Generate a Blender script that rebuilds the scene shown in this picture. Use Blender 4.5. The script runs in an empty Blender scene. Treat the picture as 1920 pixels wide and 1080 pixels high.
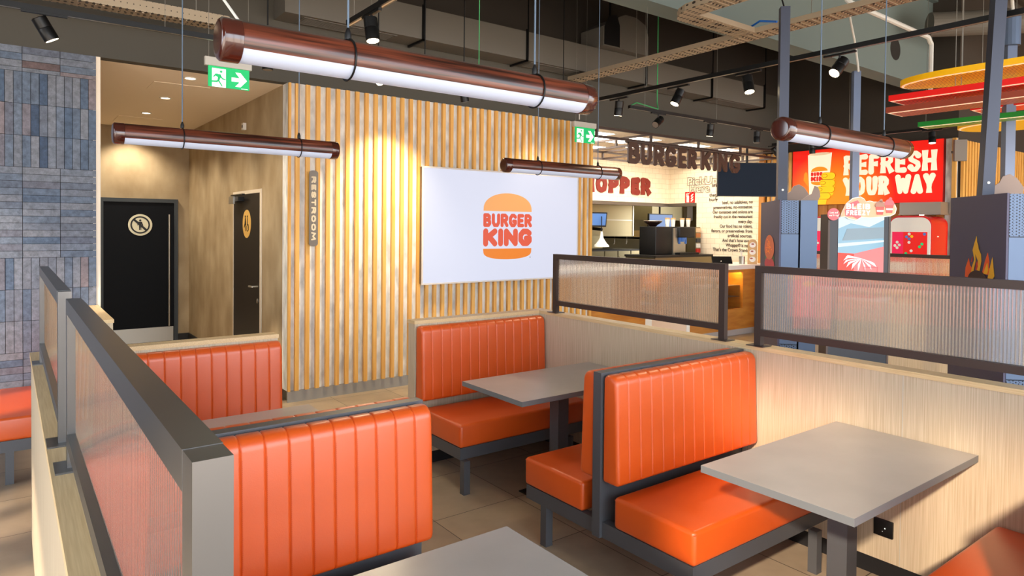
import bpy, bmesh, math, random
from mathutils import Vector, Matrix
random.seed(7)
S = bpy.context.scene
COL = S.collection

def lin(r, g, b):
    f = lambda c: (c/255/12.92) if c/255 <= .04045 else ((c/255+.055)/1.055)**2.4
    return (f(r), f(g), f(b), 1)

# ---------------------------------------------------------------- camera
yaw, pitch, roll, FPX, CY, CAMH = 0.64437765, -0.01752739, 0.00953142, 1259.687, 448.565, 1.77929
fw = Vector((math.sin(yaw)*math.cos(pitch), math.cos(yaw)*math.cos(pitch), math.sin(pitch)))
rt = Vector((math.cos(yaw), -math.sin(yaw), 0)); upv = rt.cross(fw)
r2 = rt*math.cos(roll)+upv*math.sin(roll); u2 = -rt*math.sin(roll)+upv*math.cos(roll)
cd = bpy.data.cameras.new('camera'); cam = bpy.data.objects.new('camera', cd); COL.objects.link(cam)
m = Matrix.Identity(4)
for i in range(3):
    m[i][0], m[i][1], m[i][2] = r2[i], u2[i], -fw[i]
m[2][3] = CAMH
cam.matrix_world = m
cd.sensor_width = 36; cd.lens = FPX/1920*36; cd.shift_y = (CY-540)/1920; cd.clip_start = .02
S.camera = cam

# ---------------------------------------------------------------- light and exposure
S.view_settings.view_transform = 'Standard'; S.view_settings.look = 'None'
S.view_settings.gamma = 1; S.view_settings.use_curve_mapping = False
S.view_settings.exposure = 0.0
w = bpy.data.worlds.new('daylight'); S.world = w; w.use_nodes = True
nt = w.node_tree; bg = nt.nodes['Background']
tcw = nt.nodes.new('ShaderNodeTexCoord'); sw = nt.nodes.new('ShaderNodeSeparateXYZ'); rw = nt.nodes.new('ShaderNodeValToRGB'); mw = nt.nodes.new('ShaderNodeMath')
mw.operation = 'MULTIPLY_ADD'; mw.inputs[1].default_value = .5; mw.inputs[2].default_value = .5      # warm lower half added to tint the ceiling undersides, pale sky above
nt.links.new(tcw.outputs['Generated'], sw.inputs[0]); nt.links.new(sw.outputs['Z'], mw.inputs[0]); nt.links.new(mw.outputs[0], rw.inputs[0]); nt.links.new(rw.outputs[0], bg.inputs[0])
rw.color_ramp.elements[0].position = .47; rw.color_ramp.elements[0].color = (.88, .76, .64, 1); rw.color_ramp.elements[1].position = .53; rw.color_ramp.elements[1].color = (.80, .90, 1.0, 1)
bg.inputs[1].default_value = 7.2
sd = bpy.data.lights.new('sun', 'SUN'); sun = bpy.data.objects.new('sun', sd); COL.objects.link(sun)
sd.energy = 5.6; sd.angle = math.radians(2.2); sd.color = (1, .82, .62)
sun.rotation_euler = Vector((.88, .45, -.50)).to_track_quat('-Z', 'Y').to_euler()

# ---------------------------------------------------------------- materials
def mat(name, col, rough=.5, metal=0, bump=None, emit=None, es=1, spec=.5, trans=0, ior=1.45, var=None, coat=0):
    """bump = (scale, strength, stretch); var = (scale, stretch, other colour, contrast)"""
    M = bpy.data.materials.new(name); M.use_nodes = True
    n = M.node_tree.nodes; l = M.node_tree.links; b = n['Principled BSDF']
    b.inputs['Base Color'].default_value = col; b.inputs['Roughness'].default_value = rough
    b.inputs['Metallic'].default_value = metal; b.inputs['Specular IOR Level'].default_value = spec
    b.inputs['Transmission Weight'].default_value = trans; b.inputs['IOR'].default_value = ior
    b.inputs['Coat Weight'].default_value = coat; b.inputs['Coat Roughness'].default_value = .15
    if emit: b.inputs['Emission Color'].default_value = emit; b.inputs['Emission Strength'].default_value = es
    if bump or var:
        tc = n.new('ShaderNodeTexCoord')
    def noise(scale, stretch, detail=5):
        mp = n.new('ShaderNodeMapping'); mp.inputs['Scale'].default_value = stretch
        ns = n.new('ShaderNodeTexNoise'); ns.inputs['Scale'].default_value = scale; ns.inputs['Detail'].default_value = detail
        l.new(tc.outputs['Object'], mp.inputs['Vector']); l.new(mp.outputs[0], ns.inputs['Vector']); return ns
    if var:
        ns = noise(var[0], var[1]); cr = n.new('ShaderNodeValToRGB')
        c = var[3]; cr.color_ramp.elements[0].position = .5-c; cr.color_ramp.elements[1].position = .5+c
        cr.color_ramp.elements[0].color = col; cr.color_ramp.elements[1].color = var[2]
        l.new(ns.outputs['Fac'], cr.inputs[0]); l.new(cr.outputs[0], b.inputs['Base Color'])
    if bump:
        ns = noise(bump[0], bump[2]); bp = n.new('ShaderNodeBump'); bp.inputs['Strength'].default_value = bump[1]
        bp.inputs['Distance'].default_value = .004
        l.new(ns.outputs['Fac'], bp.inputs['Height']); l.new(bp.outputs[0], b.inputs['Normal'])
    return M

LEATHER = mat('orange_leather', lin(222, 88, 18), .42, bump=(260, .10, (1, 1, 1)), var=(3, (1, 1, 1), lin(214, 82, 15), .3), coat=.5, spec=.7)
LEATHER.node_tree.nodes['Principled BSDF'].inputs['Coat Roughness'].default_value = .32
SEAM = mat('seam_thread', lin(196, 60, 16), .6)
STEEL = mat('grey_powder_coat', lin(92, 93, 97), .42, .35, bump=(400, .05, (1, 1, 1)))
BRONZE = mat('bronze_powder_coat', lin(72, 60, 56), .40, .35)
DARKFRAME = mat('dark_grey_powder_coat', lin(104, 102, 101), .30, .75)
BLACK = mat('black_metal', lin(13, 13, 14), .4, .2)
BLACKPL = mat('black_plastic', lin(9, 9, 12), .45)
PLINTH = mat('black_plinth', lin(26, 25, 27), .6)
TABLE = mat('grey_laminate', lin(180, 172, 166), .28, var=(5, (1, 1, 1), lin(168, 161, 155), .25), spec=.6)
TEDGE = mat('grey_table_edge', lin(116, 118, 120), .4)
ASH = mat('pale_ash_laminate', lin(212, 194, 168), .5, var=(9, (20, 20, .35), lin(186, 165, 136), .2), bump=(40, .08, (12, 12, .3)))
ASHC = mat('pale_ash_cap', lin(228, 200, 154), .45, var=(9, (20, .6, 20), lin(208, 176, 128), .2))
OAKS = mat('oak_slat', lin(236, 184, 98), .5, var=(7, (6, 6, .35), lin(212, 150, 68), .25))
OAKW = mat('knotty_oak', lin(206, 140, 58), .5, var=(2.2, (1, 1, 5), lin(168, 98, 34), .22))
OAKV = mat('warm_oak', lin(206, 142, 66), .5, var=(4, (5, 5, .5), lin(180, 116, 48), .25))
CONC = mat('concrete_panel', lin(236, 234, 228), .75, var=(7, (1.6, 1.6, .7), lin(188, 187, 184), .16), bump=(18, .1, (1, 1, 1)))
CLAY = mat('clay_plaster', lin(174, 156, 126), .6, var=(3.2, (1, 1, .6), lin(138, 118, 88), .22), bump=(6, .15, (1, 1, 1)))
CREAM = mat('cream_ceiling', lin(242, 228, 208), .8)
CEIL = mat('dark_ceiling_paint', lin(84, 86, 82), .8)
WALLD = mat('taupe_wall_paint', lin(78, 75, 68), .8)
WALLB = mat('dark_brown_wall', lin(56, 50, 44), .8)
DUCT = mat('painted_duct', lin(98, 94, 87), .6)
BEAM = mat('painted_beam', lin(108, 122, 121), .75)
TRAY = mat('galvanised_tray', lin(150, 138, 122), .45, .5)
CABLEW = mat('white_cable', lin(215, 215, 210), .5)
CABLEG = mat('green_cable', lin(60, 150, 90), .5)
CABLEB = mat('grey_blue_cable', lin(86, 104, 124), .4)
WIRE = mat('steel_wire', lin(140, 136, 128), .4, .6)
WALNUT = mat('mahogany_tube', lin(104, 50, 32), .34, var=(5, (.5, 14, 14), lin(38, 17, 11), .11), coat=.4)
CAPM = mat('lacquered_cap', lin(64, 26, 18), .14, coat=1)
DIFF = mat('lamp_diffuser', lin(176, 184, 200), .35, emit=lin(190, 204, 232), es=.30)
LAMPW = mat('warm_lamp', lin(255, 240, 210), .3, emit=(1, .80, .52, 1), es=14)
LAMPC = mat('led_panel', lin(255, 250, 240), .3, emit=(1, .93, .78, 1), es=9)
WHITE = mat('white_paint', lin(226, 224, 218), .5)
WHITEC = mat('white_counter', lin(236, 230, 220), .35)
STAIN = mat('brushed_steel', lin(176, 172, 162), .33, .85, bump=(30, .05, (1, 1, 12)))
STAIND = mat('kitchen_steel', lin(150, 138, 106), .38, .8)
DARKK = mat('kitchen_dark_metal', lin(46, 44, 42), .5, .4)  # dark metal of the grill station and coffee worktop
GREEN = mat('sign_green', lin(0, 170, 96), .5, emit=lin(0, 170, 96), es=.55)
SIGNW = mat('sign_white', lin(240, 245, 240), .5, emit=lin(240, 248, 244), es=.6)
GREYP = mat('sign_housing', lin(186, 182, 174), .5)
SCREENW = mat('screen_white', lin(96, 98, 108), .4, emit=lin(222, 226, 246), es=.80)
SCREENB = mat('dark_screen', lin(8, 10, 14), .6, emit=lin(30, 40, 54), es=.7, spec=.15)
LOGO_R = mat('logo_red', lin(120, 40, 24), .5, emit=lin(228, 88, 58), es=.75)
LOGO_O = mat('logo_light_orange', lin(120, 84, 46), .5, emit=lin(255, 176, 104), es=.75)
LOGO_D = mat('logo_orange', lin(120, 64, 10), .5, emit=lin(244, 132, 20), es=.75)
REDP = mat('red_poster', lin(228, 26, 12), .5, emit=lin(235, 28, 12), es=.62)
def _poster():
    b = REDP.node_tree; n = b.nodes; l = b.links; p = n['Principled BSDF']
    g = n.new('ShaderNodeTexCoord'); mp = n.new('ShaderNodeMapping'); gr = n.new('ShaderNodeTexGradient'); gr.gradient_type = 'SPHERICAL'
    mp.inputs['Location'].default_value = (0, -.42, -.10); mp.inputs['Scale'].default_value = (.0, .95, 1.05)
    cr = n.new('ShaderNodeValToRGB'); cr.color_ramp.elements[0].color = lin(230, 24, 10); cr.color_ramp.elements[1].color = lin(246, 142, 18)
    cr.color_ramp.elements[1].position = .75; cr.color_ramp.elements[0].position = .12
    l.new(g.outputs['Object'], mp.inputs[0]); l.new(mp.outputs[0], gr.inputs[0]); l.new(gr.outputs['Fac'], cr.inputs[0])
    l.new(cr.outputs[0], p.inputs['Base Color']); l.new(cr.outputs[0], p.inputs['Emission Color'])
_poster()
POSTW = mat('poster_cream', lin(252, 228, 200), .5, emit=lin(252, 228, 200), es=.66)
POSTY = mat('poster_yellow', lin(248, 196, 20), .5, emit=lin(248, 196, 20), es=.6)
POSTO = mat('poster_orange', lin(244, 138, 22), .5, emit=lin(244, 138, 22), es=.6)
POSTR = mat('poster_red', lin(214, 34, 20), .5, emit=lin(214, 34, 20), es=.6)
LINE = mat('poster_brown_line', lin(92, 50, 10), .6)
BROWNL = mat('brown_letter', lin(78, 56, 46), .45, .2)
INK = mat('dark_ink', lin(54, 44, 40), .6)
OUTL = mat('grey_outline', lin(150, 138, 128), .5)
RUST = mat('rust_red_letter', lin(126, 36, 24), .5)
GOLD = mat('brass_sign', lin(206, 200, 172), .4, .2)
GOLD2 = mat('brass_sign_warm', lin(220, 176, 96), .4, .2)
TAUPE = mat('taupe_metal', lin(110, 100, 90), .4, .5)
DOORN = mat('dark_navy_door', lin(10, 13, 19), .55, spec=.15, bump=(20, .05, (1, 1, 1)))
DOORB = mat('dark_brown_door', lin(24, 19, 17), .5)
KIOSKD = mat('kiosk_aubergine', lin(80, 76, 98), .5, .1)
KIOSKB = mat('kiosk_blue_grey', lin(92, 110, 138), .42, .2)
KREV = mat('topper_back', lin(150, 128, 116), .6)
KFRAME = mat('kiosk_dark_frame', lin(40, 42, 50), .35, .2)
RED = mat('bright_red', lin(214, 10, 12), .25, coat=.6)
MWHITE = mat('machine_white', lin(240, 236, 228), .3)
BLUESC = mat('blue_screen', lin(70, 106, 160), .3, emit=lin(60, 98, 160), es=.5)
PINK = mat('topper_pink', lin(238, 112, 122), .5)
PEACH = mat('topper_peach', lin(250, 188, 152), .5)
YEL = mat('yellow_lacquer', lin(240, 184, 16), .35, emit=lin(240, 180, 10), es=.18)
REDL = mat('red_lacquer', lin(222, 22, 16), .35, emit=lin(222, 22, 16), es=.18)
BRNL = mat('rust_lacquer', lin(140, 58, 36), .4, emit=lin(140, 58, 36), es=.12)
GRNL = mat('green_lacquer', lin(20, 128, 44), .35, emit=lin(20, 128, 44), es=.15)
TOWEL = mat('amber_plastic', lin(226, 132, 24), .35)

def corrugated():
    M = mat('roof_sheet', lin(92, 90, 86), .6); n = M.node_tree.nodes; l = M.node_tree.links
    return M
ROOF = corrugated()

def tile_mat():
    M = mat('floor_tile', lin(146, 132, 116), .33); n = M.node_tree.nodes; l = M.node_tree.links; b = n['Principled BSDF']
    tc = n.new('ShaderNodeTexCoord'); mp = n.new('ShaderNodeMapping'); mp.inputs['Location'].default_value = (-2.68+6.2, -2.895+6.2, 0)
    br = n.new('ShaderNodeTexBrick'); br.offset = 0; br.inputs['Scale'].default_value = 1
    br.inputs['Brick Width'].default_value = .62; br.inputs['Row Height'].default_value = .618; br.inputs['Mortar Size'].default_value = .0025
    br.inputs['Color1'].default_value = lin(186, 166, 140); br.inputs['Color2'].default_value = lin(168, 150, 128); br.inputs['Mortar'].default_value = lin(60, 54, 48)
    br.inputs['Mortar Smooth'].default_value = .1; br.inputs['Bias'].default_value = 0
    ns = n.new('ShaderNodeTexNoise'); ns.inputs['Scale'].default_value = 6; ns.inputs['Detail'].default_value = 8
    mx = n.new('ShaderNodeMix'); mx.data_type = 'RGBA'; mx.blend_type = 'MULTIPLY'; mx.inputs[0].default_value = .45
    cr = n.new('ShaderNodeValToRGB'); cr.color_ramp.elements[0].position = .3; cr.color_ramp.elements[1].position = .7; cr.color_ramp.elements[0].color = (.6, .58, .56, 1)
    l.new(tc.outputs['Object'], mp.inputs[0]); l.new(mp.outputs[0], br.inputs['Vector']); l.new(tc.outputs['Object'], ns.inputs['Vector'])
    l.new(ns.outputs['Fac'], cr.inputs[0]); l.new(br.outputs['Color'], mx.inputs[6]); l.new(cr.outputs[0], mx.inputs[7]); l.new(mx.outputs[2], b.inputs['Base Color'])
    bp = n.new('ShaderNodeBump'); bp.inputs['Strength'].default_value = .3; bp.inputs['Distance'].default_value = .002; bp.invert = True
    l.new(br.outputs['Fac'], bp.inputs['Height']); l.new(bp.outputs[0], b.inputs['Normal'])
    return M
FLOOR = tile_mat()

def kitchen_tile(axis):
    M = mat('cream_metro_tile_'+axis, lin(250, 226, 186), .3); n = M.node_tree.nodes; l = M.node_tree.links; b = n['Principled BSDF']
    tc = n.new('ShaderNodeTexCoord'); sp = n.new('ShaderNodeSeparateXYZ'); cb = n.new('ShaderNodeCombineXYZ')
    l.new(tc.outputs['Object'], sp.inputs[0]); l.new(sp.outputs['X' if axis == 'x' else 'Y'], cb.inputs[0]); l.new(sp.outputs['Z'], cb.inputs[1])
    br = n.new('ShaderNodeTexBrick'); br.inputs['Scale'].default_value = 1
    br.inputs['Brick Width'].default_value = .2; br.inputs['Row Height'].default_value = .1; br.inputs['Mortar Size'].default_value = .002
    br.inputs['Color1'].default_value = lin(250, 234, 208); br.inputs['Color2'].default_value = lin(244, 226, 198); br.inputs['Mortar'].default_value = lin(196, 168, 128)
    l.new(cb.outputs[0], br.inputs['Vector']); l.new(br.outputs['Color'], b.inputs['Base Color'])
    return M
KTX, KTY = kitchen_tile('x'), kitchen_tile('y')

def brick_mat():
    M = mat('fired_brick_tile', lin(98, 104, 116), .6); n = M.node_tree.nodes; l = M.node_tree.links; b = n['Principled BSDF']
    at = n.new('ShaderNodeAttribute'); at.attribute_name = 'tone'
    cr = n.new('ShaderNodeValToRGB'); e = cr.color_ramp.elements
    e[0].color = lin(56, 74, 100); e[1].color = lin(100, 76, 72)
    for p, c in ((.08, lin(70, 90, 116)), (.38, lin(102, 114, 132)), (.55, lin(124, 128, 138)), (.72, lin(92, 102, 120)), (.86, lin(130, 118, 122)), (.95, lin(100, 108, 122))):
        x = cr.color_ramp.elements.new(p); x.color = c
    tc = n.new('ShaderNodeTexCoord'); ns = n.new('ShaderNodeTexNoise'); ns.inputs['Scale'].default_value = 22; ns.inputs['Detail'].default_value = 10; ns.inputs['Roughness'].default_value = .75
    c2 = n.new('ShaderNodeValToRGB'); c2.color_ramp.elements[0].position = .33; c2.color_ramp.elements[1].position = .68; c2.color_ramp.elements[0].color = (.55, .55, .55, 1); c2.color_ramp.elements[1].color = (1.25, 1.25, 1.25, 1)
    mx = n.new('ShaderNodeMix'); mx.data_type = 'RGBA'; mx.blend_type = 'MULTIPLY'; mx.inputs[0].default_value = 1
    l.new(at.outputs['Fac'], cr.inputs[0]); l.new(tc.outputs['Object'], ns.inputs['Vector']); l.new(ns.outputs['Fac'], c2.inputs[0])
    l.new(cr.outputs[0], mx.inputs[6]); l.new(c2.outputs[0], mx.inputs[7]); l.new(mx.outputs[2], b.inputs['Base Color'])
    bp = n.new('ShaderNodeBump'); bp.inputs['Strength'].default_value = .5; bp.inputs['Distance'].default_value = .004
    l.new(ns.outputs['Fac'], bp.inputs['Height']); l.new(bp.outputs[0], b.inputs['Normal'])
    return M
BRICK = brick_mat()
GROUT = mat('dark_grout', lin(34, 32, 34), .9)

def perforated(name, base):
    M = mat(name, base, .42, .2); n = M.node_tree.nodes; l = M.node_tree.links; b = n['Principled BSDF']
    tc = n.new('ShaderNodeTexCoord'); mp = n.new('ShaderNodeMapping'); mp.inputs['Rotation'].default_value = (0, math.radians(45), 0)
    vo = n.new('ShaderNodeTexVoronoi'); vo.inputs['Scale'].default_value = 84; vo.inputs['Randomness'].default_value = 0
    th = n.new('ShaderNodeMath'); th.operation = 'LESS_THAN'; th.inputs[1].default_value = .36
    mx = n.new('ShaderNodeMix'); mx.data_type = 'RGBA'; mx.inputs[6].default_value = base; mx.inputs[7].default_value = lin(16, 20, 34)
    l.new(tc.outputs['Object'], mp.inputs[0]); l.new(mp.outputs[0], vo.inputs['Vector']); l.new(vo.outputs['Distance'], th.inputs[0])
    l.new(th.outputs[0], mx.inputs[0]); l.new(mx.outputs[2], b.inputs['Base Color'])
    return M
PERF = perforated('perforated_sheet', lin(92, 110, 138))

def glass_mat():
    M = bpy.data.materials.new('fluted_polycarbonate'); M.use_nodes = True; n = M.node_tree.nodes; l = M.node_tree.links
    n.remove(n['Principled BSDF'])
    rf = n.new('ShaderNodeBsdfRefraction'); rf.inputs['Roughness'].default_value = .02; rf.inputs['IOR'].default_value = 1.30; rf.inputs['Color'].default_value = (1, .985, .96, 1)
    gs = n.new('ShaderNodeBsdfGlossy'); gs.inputs['Roughness'].default_value = .25; b = n.new('ShaderNodeMixShader'); b.inputs[0].default_value = .025
    l.new(rf.outputs[0], b.inputs[1]); l.new(gs.outputs[0], b.inputs[2])
    t = n.new('ShaderNodeBsdfTransparent'); t.inputs[0].default_value = (.95, .93, .90, 1)
    mx = n.new('ShaderNodeMixShader'); mx.inputs[0].default_value = .22
    tl = n.new('ShaderNodeBsdfTranslucent'); tl.inputs[0].default_value = (.95, .92, .88, 1); m2 = n.new('ShaderNodeMixShader'); m2.inputs[0].default_value = .17
    out = [x for x in n if x.type == 'OUTPUT_MATERIAL'][0]
    l.new(b.outputs[0], mx.inputs[1]); l.new(t.outputs[0], mx.inputs[2]); l.new(mx.outputs[0], m2.inputs[1]); l.new(tl.outputs[0], m2.inputs[2]); l.new(m2.outputs[0], out.inputs[0])
    return M
GLASS = glass_mat()

# ---------------------------------------------------------------- mesh helpers
class MB:
    def __init__(s): s.v = []; s.f = []; s.smooth = False; s.tone = None
    def add(s, v, f):
        o = len(s.v); s.v += [tuple(p) for p in v]; s.f += [tuple(i+o for i in q) for q in f]; return s
    def box(s, x0, x1, y0, y1, z0, z1):
        x0, x1 = min(x0, x1), max(x0, x1); y0, y1 = min(y0, y1), max(y0, y1); z0, z1 = min(z0, z1), max(z0, z1)
        v = [(x, y, z) for z in (z0, z1) for y in (y0, y1) for x in (x0, x1)]
        return s.add(v, [(0, 2, 3, 1), (4, 5, 7, 6), (0, 1, 5, 4), (2, 6, 7, 3), (0, 4, 6, 2), (1, 3, 7, 5)])
    def obox(s, o, ex, ey, ez):
        """box from corner o with edge vectors"""
        o, ex, ey, ez = map(Vector, (o, ex, ey, ez))
        v = [o+a*ex+b*ey+c*ez for c in (0, 1) for b in (0, 1) for a in (0, 1)]
        return s.add(v, [(0, 2, 3, 1), (4, 5, 7, 6), (0, 1, 5, 4), (2, 6, 7, 3), (0, 4, 6, 2), (1, 3, 7, 5)])
    def rbox(s, x0, x1, y0, y1, z0, z1, r=.015, seg=3):
        bm = bmesh.new(); bmesh.ops.create_cube(bm, size=1)
        for v in bm.verts:
            v.co = Vector(((x0+x1)/2+v.co.x*(x1-x0), (y0+y1)/2+v.co.y*(y1-y0), (z0+z1)/2+v.co.z*(z1-z0)))
        bmesh.ops.bevel(bm, geom=bm.edges[:], offset=r, segments=seg, profile=.5, affect='EDGES')
        bm.verts.index_update(); s.add([v.co[:] for v in bm.verts], [[v.index for v in f.verts] for f in bm.faces]); bm.free(); s.smooth = True
        return s
    def tube(s, p0, p1, r0, r1=None, n=16, caps=True):
        r1 = r0 if r1 is None else r1; p0, p1 = Vector(p0), Vector(p1); d = (p1-p0).normalized()
        a = d.orthogonal().normalized(); b = d.cross(a)
        v = []
        for p, r in ((p0, r0), (p1, r1)):
            v += [p+(a*math.cos(2*math.pi*i/n)+b*math.sin(2*math.pi*i/n))*r for i in range(n)]
        f = [(i, (i+1) % n, n+(i+1) % n, n+i) for i in range(n)]
        if caps: f += [tuple(range(n))[::-1], tuple(range(n, 2*n))]
        return s.add(v, f)
    def path(s, pts, r, n=8):
        for a, b in zip(pts, pts[1:]): s.tube(a, b, r, n=n)
        return s
    def revolve(s, o, d, prof, n=24):
        """prof: list of (t along d, radius)"""
        o, d = Vector(o), Vector(d).normalized(); a = d.orthogonal().normalized(); b = d.cross(a); v = []; m_ = len(prof)
        for t, r in prof: v += [o+d*t+(a*math.cos(2*math.pi*i/n)+b*math.sin(2*math.pi*i/n))*r for i in range(n)]
        f = [(k*n+i, k*n+(i+1) % n, (k+1)*n+(i+1) % n, (k+1)*n+i) for k in range(m_-1) for i in range(n)]
        f += [tuple(range(n))[::-1], tuple(range((m_-1)*n, m_*n))]
        s.smooth = True; return s.add(v, f)
    def torus(s, c, d, R, r, n=32, k=8):
        c, d = Vector(c), Vector(d).normalized(); a = d.orthogonal().normalized(); b = d.cross(a); v = []
        for i in range(n):
            e = a*math.cos(2*math.pi*i/n)+b*math.sin(2*math.pi*i/n)
            v += [c+e*(R+r*math.cos(2*math.pi*j/k))+d*r*math.sin(2*math.pi*j/k) for j in range(k)]
        f = [(i*k+j, ((i+1) % n)*k+j, ((i+1) % n)*k+(j+1) % k, i*k+(j+1) % k) for i in range(n) for j in range(k)]
        s.smooth = True; return s.add(v, f)
    def prism(s, pts, o, ex, ez, nrm, t):
        """2D polygon (a,b) at o + a*ex + b*ez, extruded t along nrm (visible side at +nrm*t)"""
        o, ex, ez, nrm = map(Vector, (o, ex, ez, nrm)); k = len(pts)
        ar = sum(pts[i][0]*pts[(i+1) % k][1]-pts[(i+1) % k][0]*pts[i][1] for i in range(k))
        if ar < 0: pts = pts[::-1]
        fr = [o+ex*a+ez*b+nrm*t for a, b in pts]; bk = [o+ex*a+ez*b for a, b in pts]
        f = [tuple(range(k)), tuple(range(k, 2*k))[::-1]]+[(i, k+i, k+(i+1) % k, (i+1) % k) for i in range(k)]
        if ex.cross(ez).dot(nrm) < 0: f = [q[::-1] for q in f]
        return s.add(fr+bk, f)

ROOTS = {}
def finish(mb, name, m_, root=None):
    me = bpy.data.meshes.new(name)
    off = Vector(root) if root is not None else Vector((0, 0, 0))
    me.from_pydata([(v[0]-off.x, v[1]-off.y, v[2]-off.z) for v in mb.v], [], mb.f)
    if mb.tone is not None:
        at = me.attributes.new('tone', 'FLOAT', 'FACE')
        for i, t in enumerate(mb.tone): at.data[i].value = t
    me.materials.append(m_)
    if mb.smooth:
        me.polygons.foreach_set('use_smooth', [True]*len(me.polygons))
        try: me.set_sharp_from_angle(angle=math.radians(40))
        except Exception: pass
    me.update()
    return bpy.data.objects.new(name, me)
def thing(name, label, cat, loc=(0, 0, 0), group=None, kind=None):
    o = bpy.data.objects.new(name, None); COL.objects.link(o); o.location = loc; o.empty_display_size = .05
    if kind: o['kind'] = kind
    if label: o['label'] = label
    if cat: o['category'] = cat
    if group: o['group'] = group
    o['_r'] = list(loc); return o
def part(parent, name, mb, m_, label=None, kind=None):
    r = parent['_r']; o = finish(mb, name, m_, r); o.parent = parent; COL.objects.link(o)
    if parent.type != 'EMPTY': pass
    o['_r'] = list(r)
    if label: o['label'] = label
    if kind: o['kind'] = kind
    return o
def solo(name, mb, m_, label, cat, group=None, loc=None):
    if loc is None:
        xs = [v[0] for v in mb.v]; ys = [v[1] for v in mb.v]; zs = [v[2] for v in mb.v]
        loc = ((min(xs)+max(xs))/2, (min(ys)+max(ys))/2, min(zs))
    o = finish(mb, name, m_, loc); o.location = loc; COL.objects.link(o)
    o['label'] = label; o['category'] = cat; o['_r'] = list(loc)
    if group: o['group'] = group
    return o
def struct(name, mb, m_, parent=None):
    if parent is not None: return part(parent, name, mb, m_)
    o = finish(mb, name, m_); COL.objects.link(o); o['kind'] = 'structure'; o['_r'] = [0, 0, 0]; return o
def dup(root, delta, label, group=None):
    def cp(o, parent):
        c = o.copy(); COL.objects.link(c); c.parent = parent
        for ch in kids.get(o.name, []): cp(ch, c)
        return c
    kids = {}
    for o in COL.objects:
        if o.parent: kids.setdefault(o.parent.name, []).append(o)
    c = cp(root, None); c.location = Vector(root.location)+Vector(delta); c['label'] = label; c['_r'] = list(c.location)
    if group: c['group'] = group
    return c

# ---------------------------------------------------------------- stroke lettering
GL = {
 'A': (.8, [[(0, 0), (.5, 1), (1, 0)], [(.2, .32), (.8, .32)]]),
 'B': (.74, [[(0, 0), (0, 1)], [(0, 1), (.62, 1), (.92, .86), (.92, .66), (.6, .52), (0, .52)], [(.6, .52), (.97, .38), (1, .16), (.75, 0), (0, 0)]]),
 'E': (.66, [[(1, 1), (0, 1), (0, 0), (1, 0)], [(0, .5), (.85, .5)]]),
 'F': (.64, [[(1, 1), (0, 1), (0, 0)], [(0, .5), (.8, .5)]]),
 'G': (.80, [[(.98, .86), (.72, 1), (.3, 1), (0, .72), (0, .28), (.3, 0), (.72, 0), (1, .22), (1, .42), (.62, .42)]]),
 'H': (.78, [[(0, 0), (0, 1)], [(1, 0), (1, 1)], [(0, .5), (1, .5)]]),
 'I': (.30, [[(.5, 0), (.5, 1)]]),
 'K': (.78, [[(0, 0), (0, 1)], [(1, 1), (.1, .42)], [(.34, .6), (1, 0)]]),
 'L': (.62, [[(0, 1), (0, 0), (1, 0)]]),
 'M': (.95, [[(0, 0), (.1, 1), (.5, .3), (.9, 1), (1, 0)]]),
 'N': (.80, [[(0, 0), (0, 1)], [(0, 1), (1, 0)], [(1, 0), (1, 1)]]),
 'O': (.82, [[(.5, 1), (.12, .88), (0, .5), (.12, .12), (.5, 0), (.88, .12), (1, .5), (.88, .88), (.5, 1)]]),
 'P': (.72, [[(0, 0), (0, 1)], [(0, 1), (.66, 1), (1, .84), (1, .62), (.66, .46), (0, .46)]]),
 'R': (.76, [[(0, 0), (0, 1)], [(0, 1), (.64, 1), (.96, .84), (.94, .62), (.6, .48), (0, .48)], [(.5, .48), (1, 0)]]),
 'S': (.72, [[(1, .84), (.7, 1), (.28, 1), (0, .82), (.06, .62), (.94, .38), (1, .18), (.72, 0), (.28, 0), (0, .16)]]),
 'T': (.74, [[(0, 1), (1, 1)], [(.5, 1), (.5, 0)]]),
 'U': (.80, [[(0, 1), (0, .28), (.24, 0), (.76, 0), (1, .28), (1, 1)]]),
 'W': (1.1, [[(0, 1), (.22, 0), (.5, .8), (.78, 0), (1, 1)]]),
 'X': (.8, [[(0, 0), (1, 1)], [(0, 1), (1, 0)]]),
 'Y': (.80, [[(0, 1), (.5, .45), (1, 1)], [(.5, .45), (.5, 0)]]),
 'Z': (.70, [[(0, 1), (1, 1), (0, 0), (1, 0)]]),
}
def circ(r, n=14, c=(0, 0), sx=1, sy=1): return [(c[0]+r*sx*math.cos(2*math.pi*i/n), c[1]+r*sy*math.sin(2*math.pi*i/n)) for i in range(n)]
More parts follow.
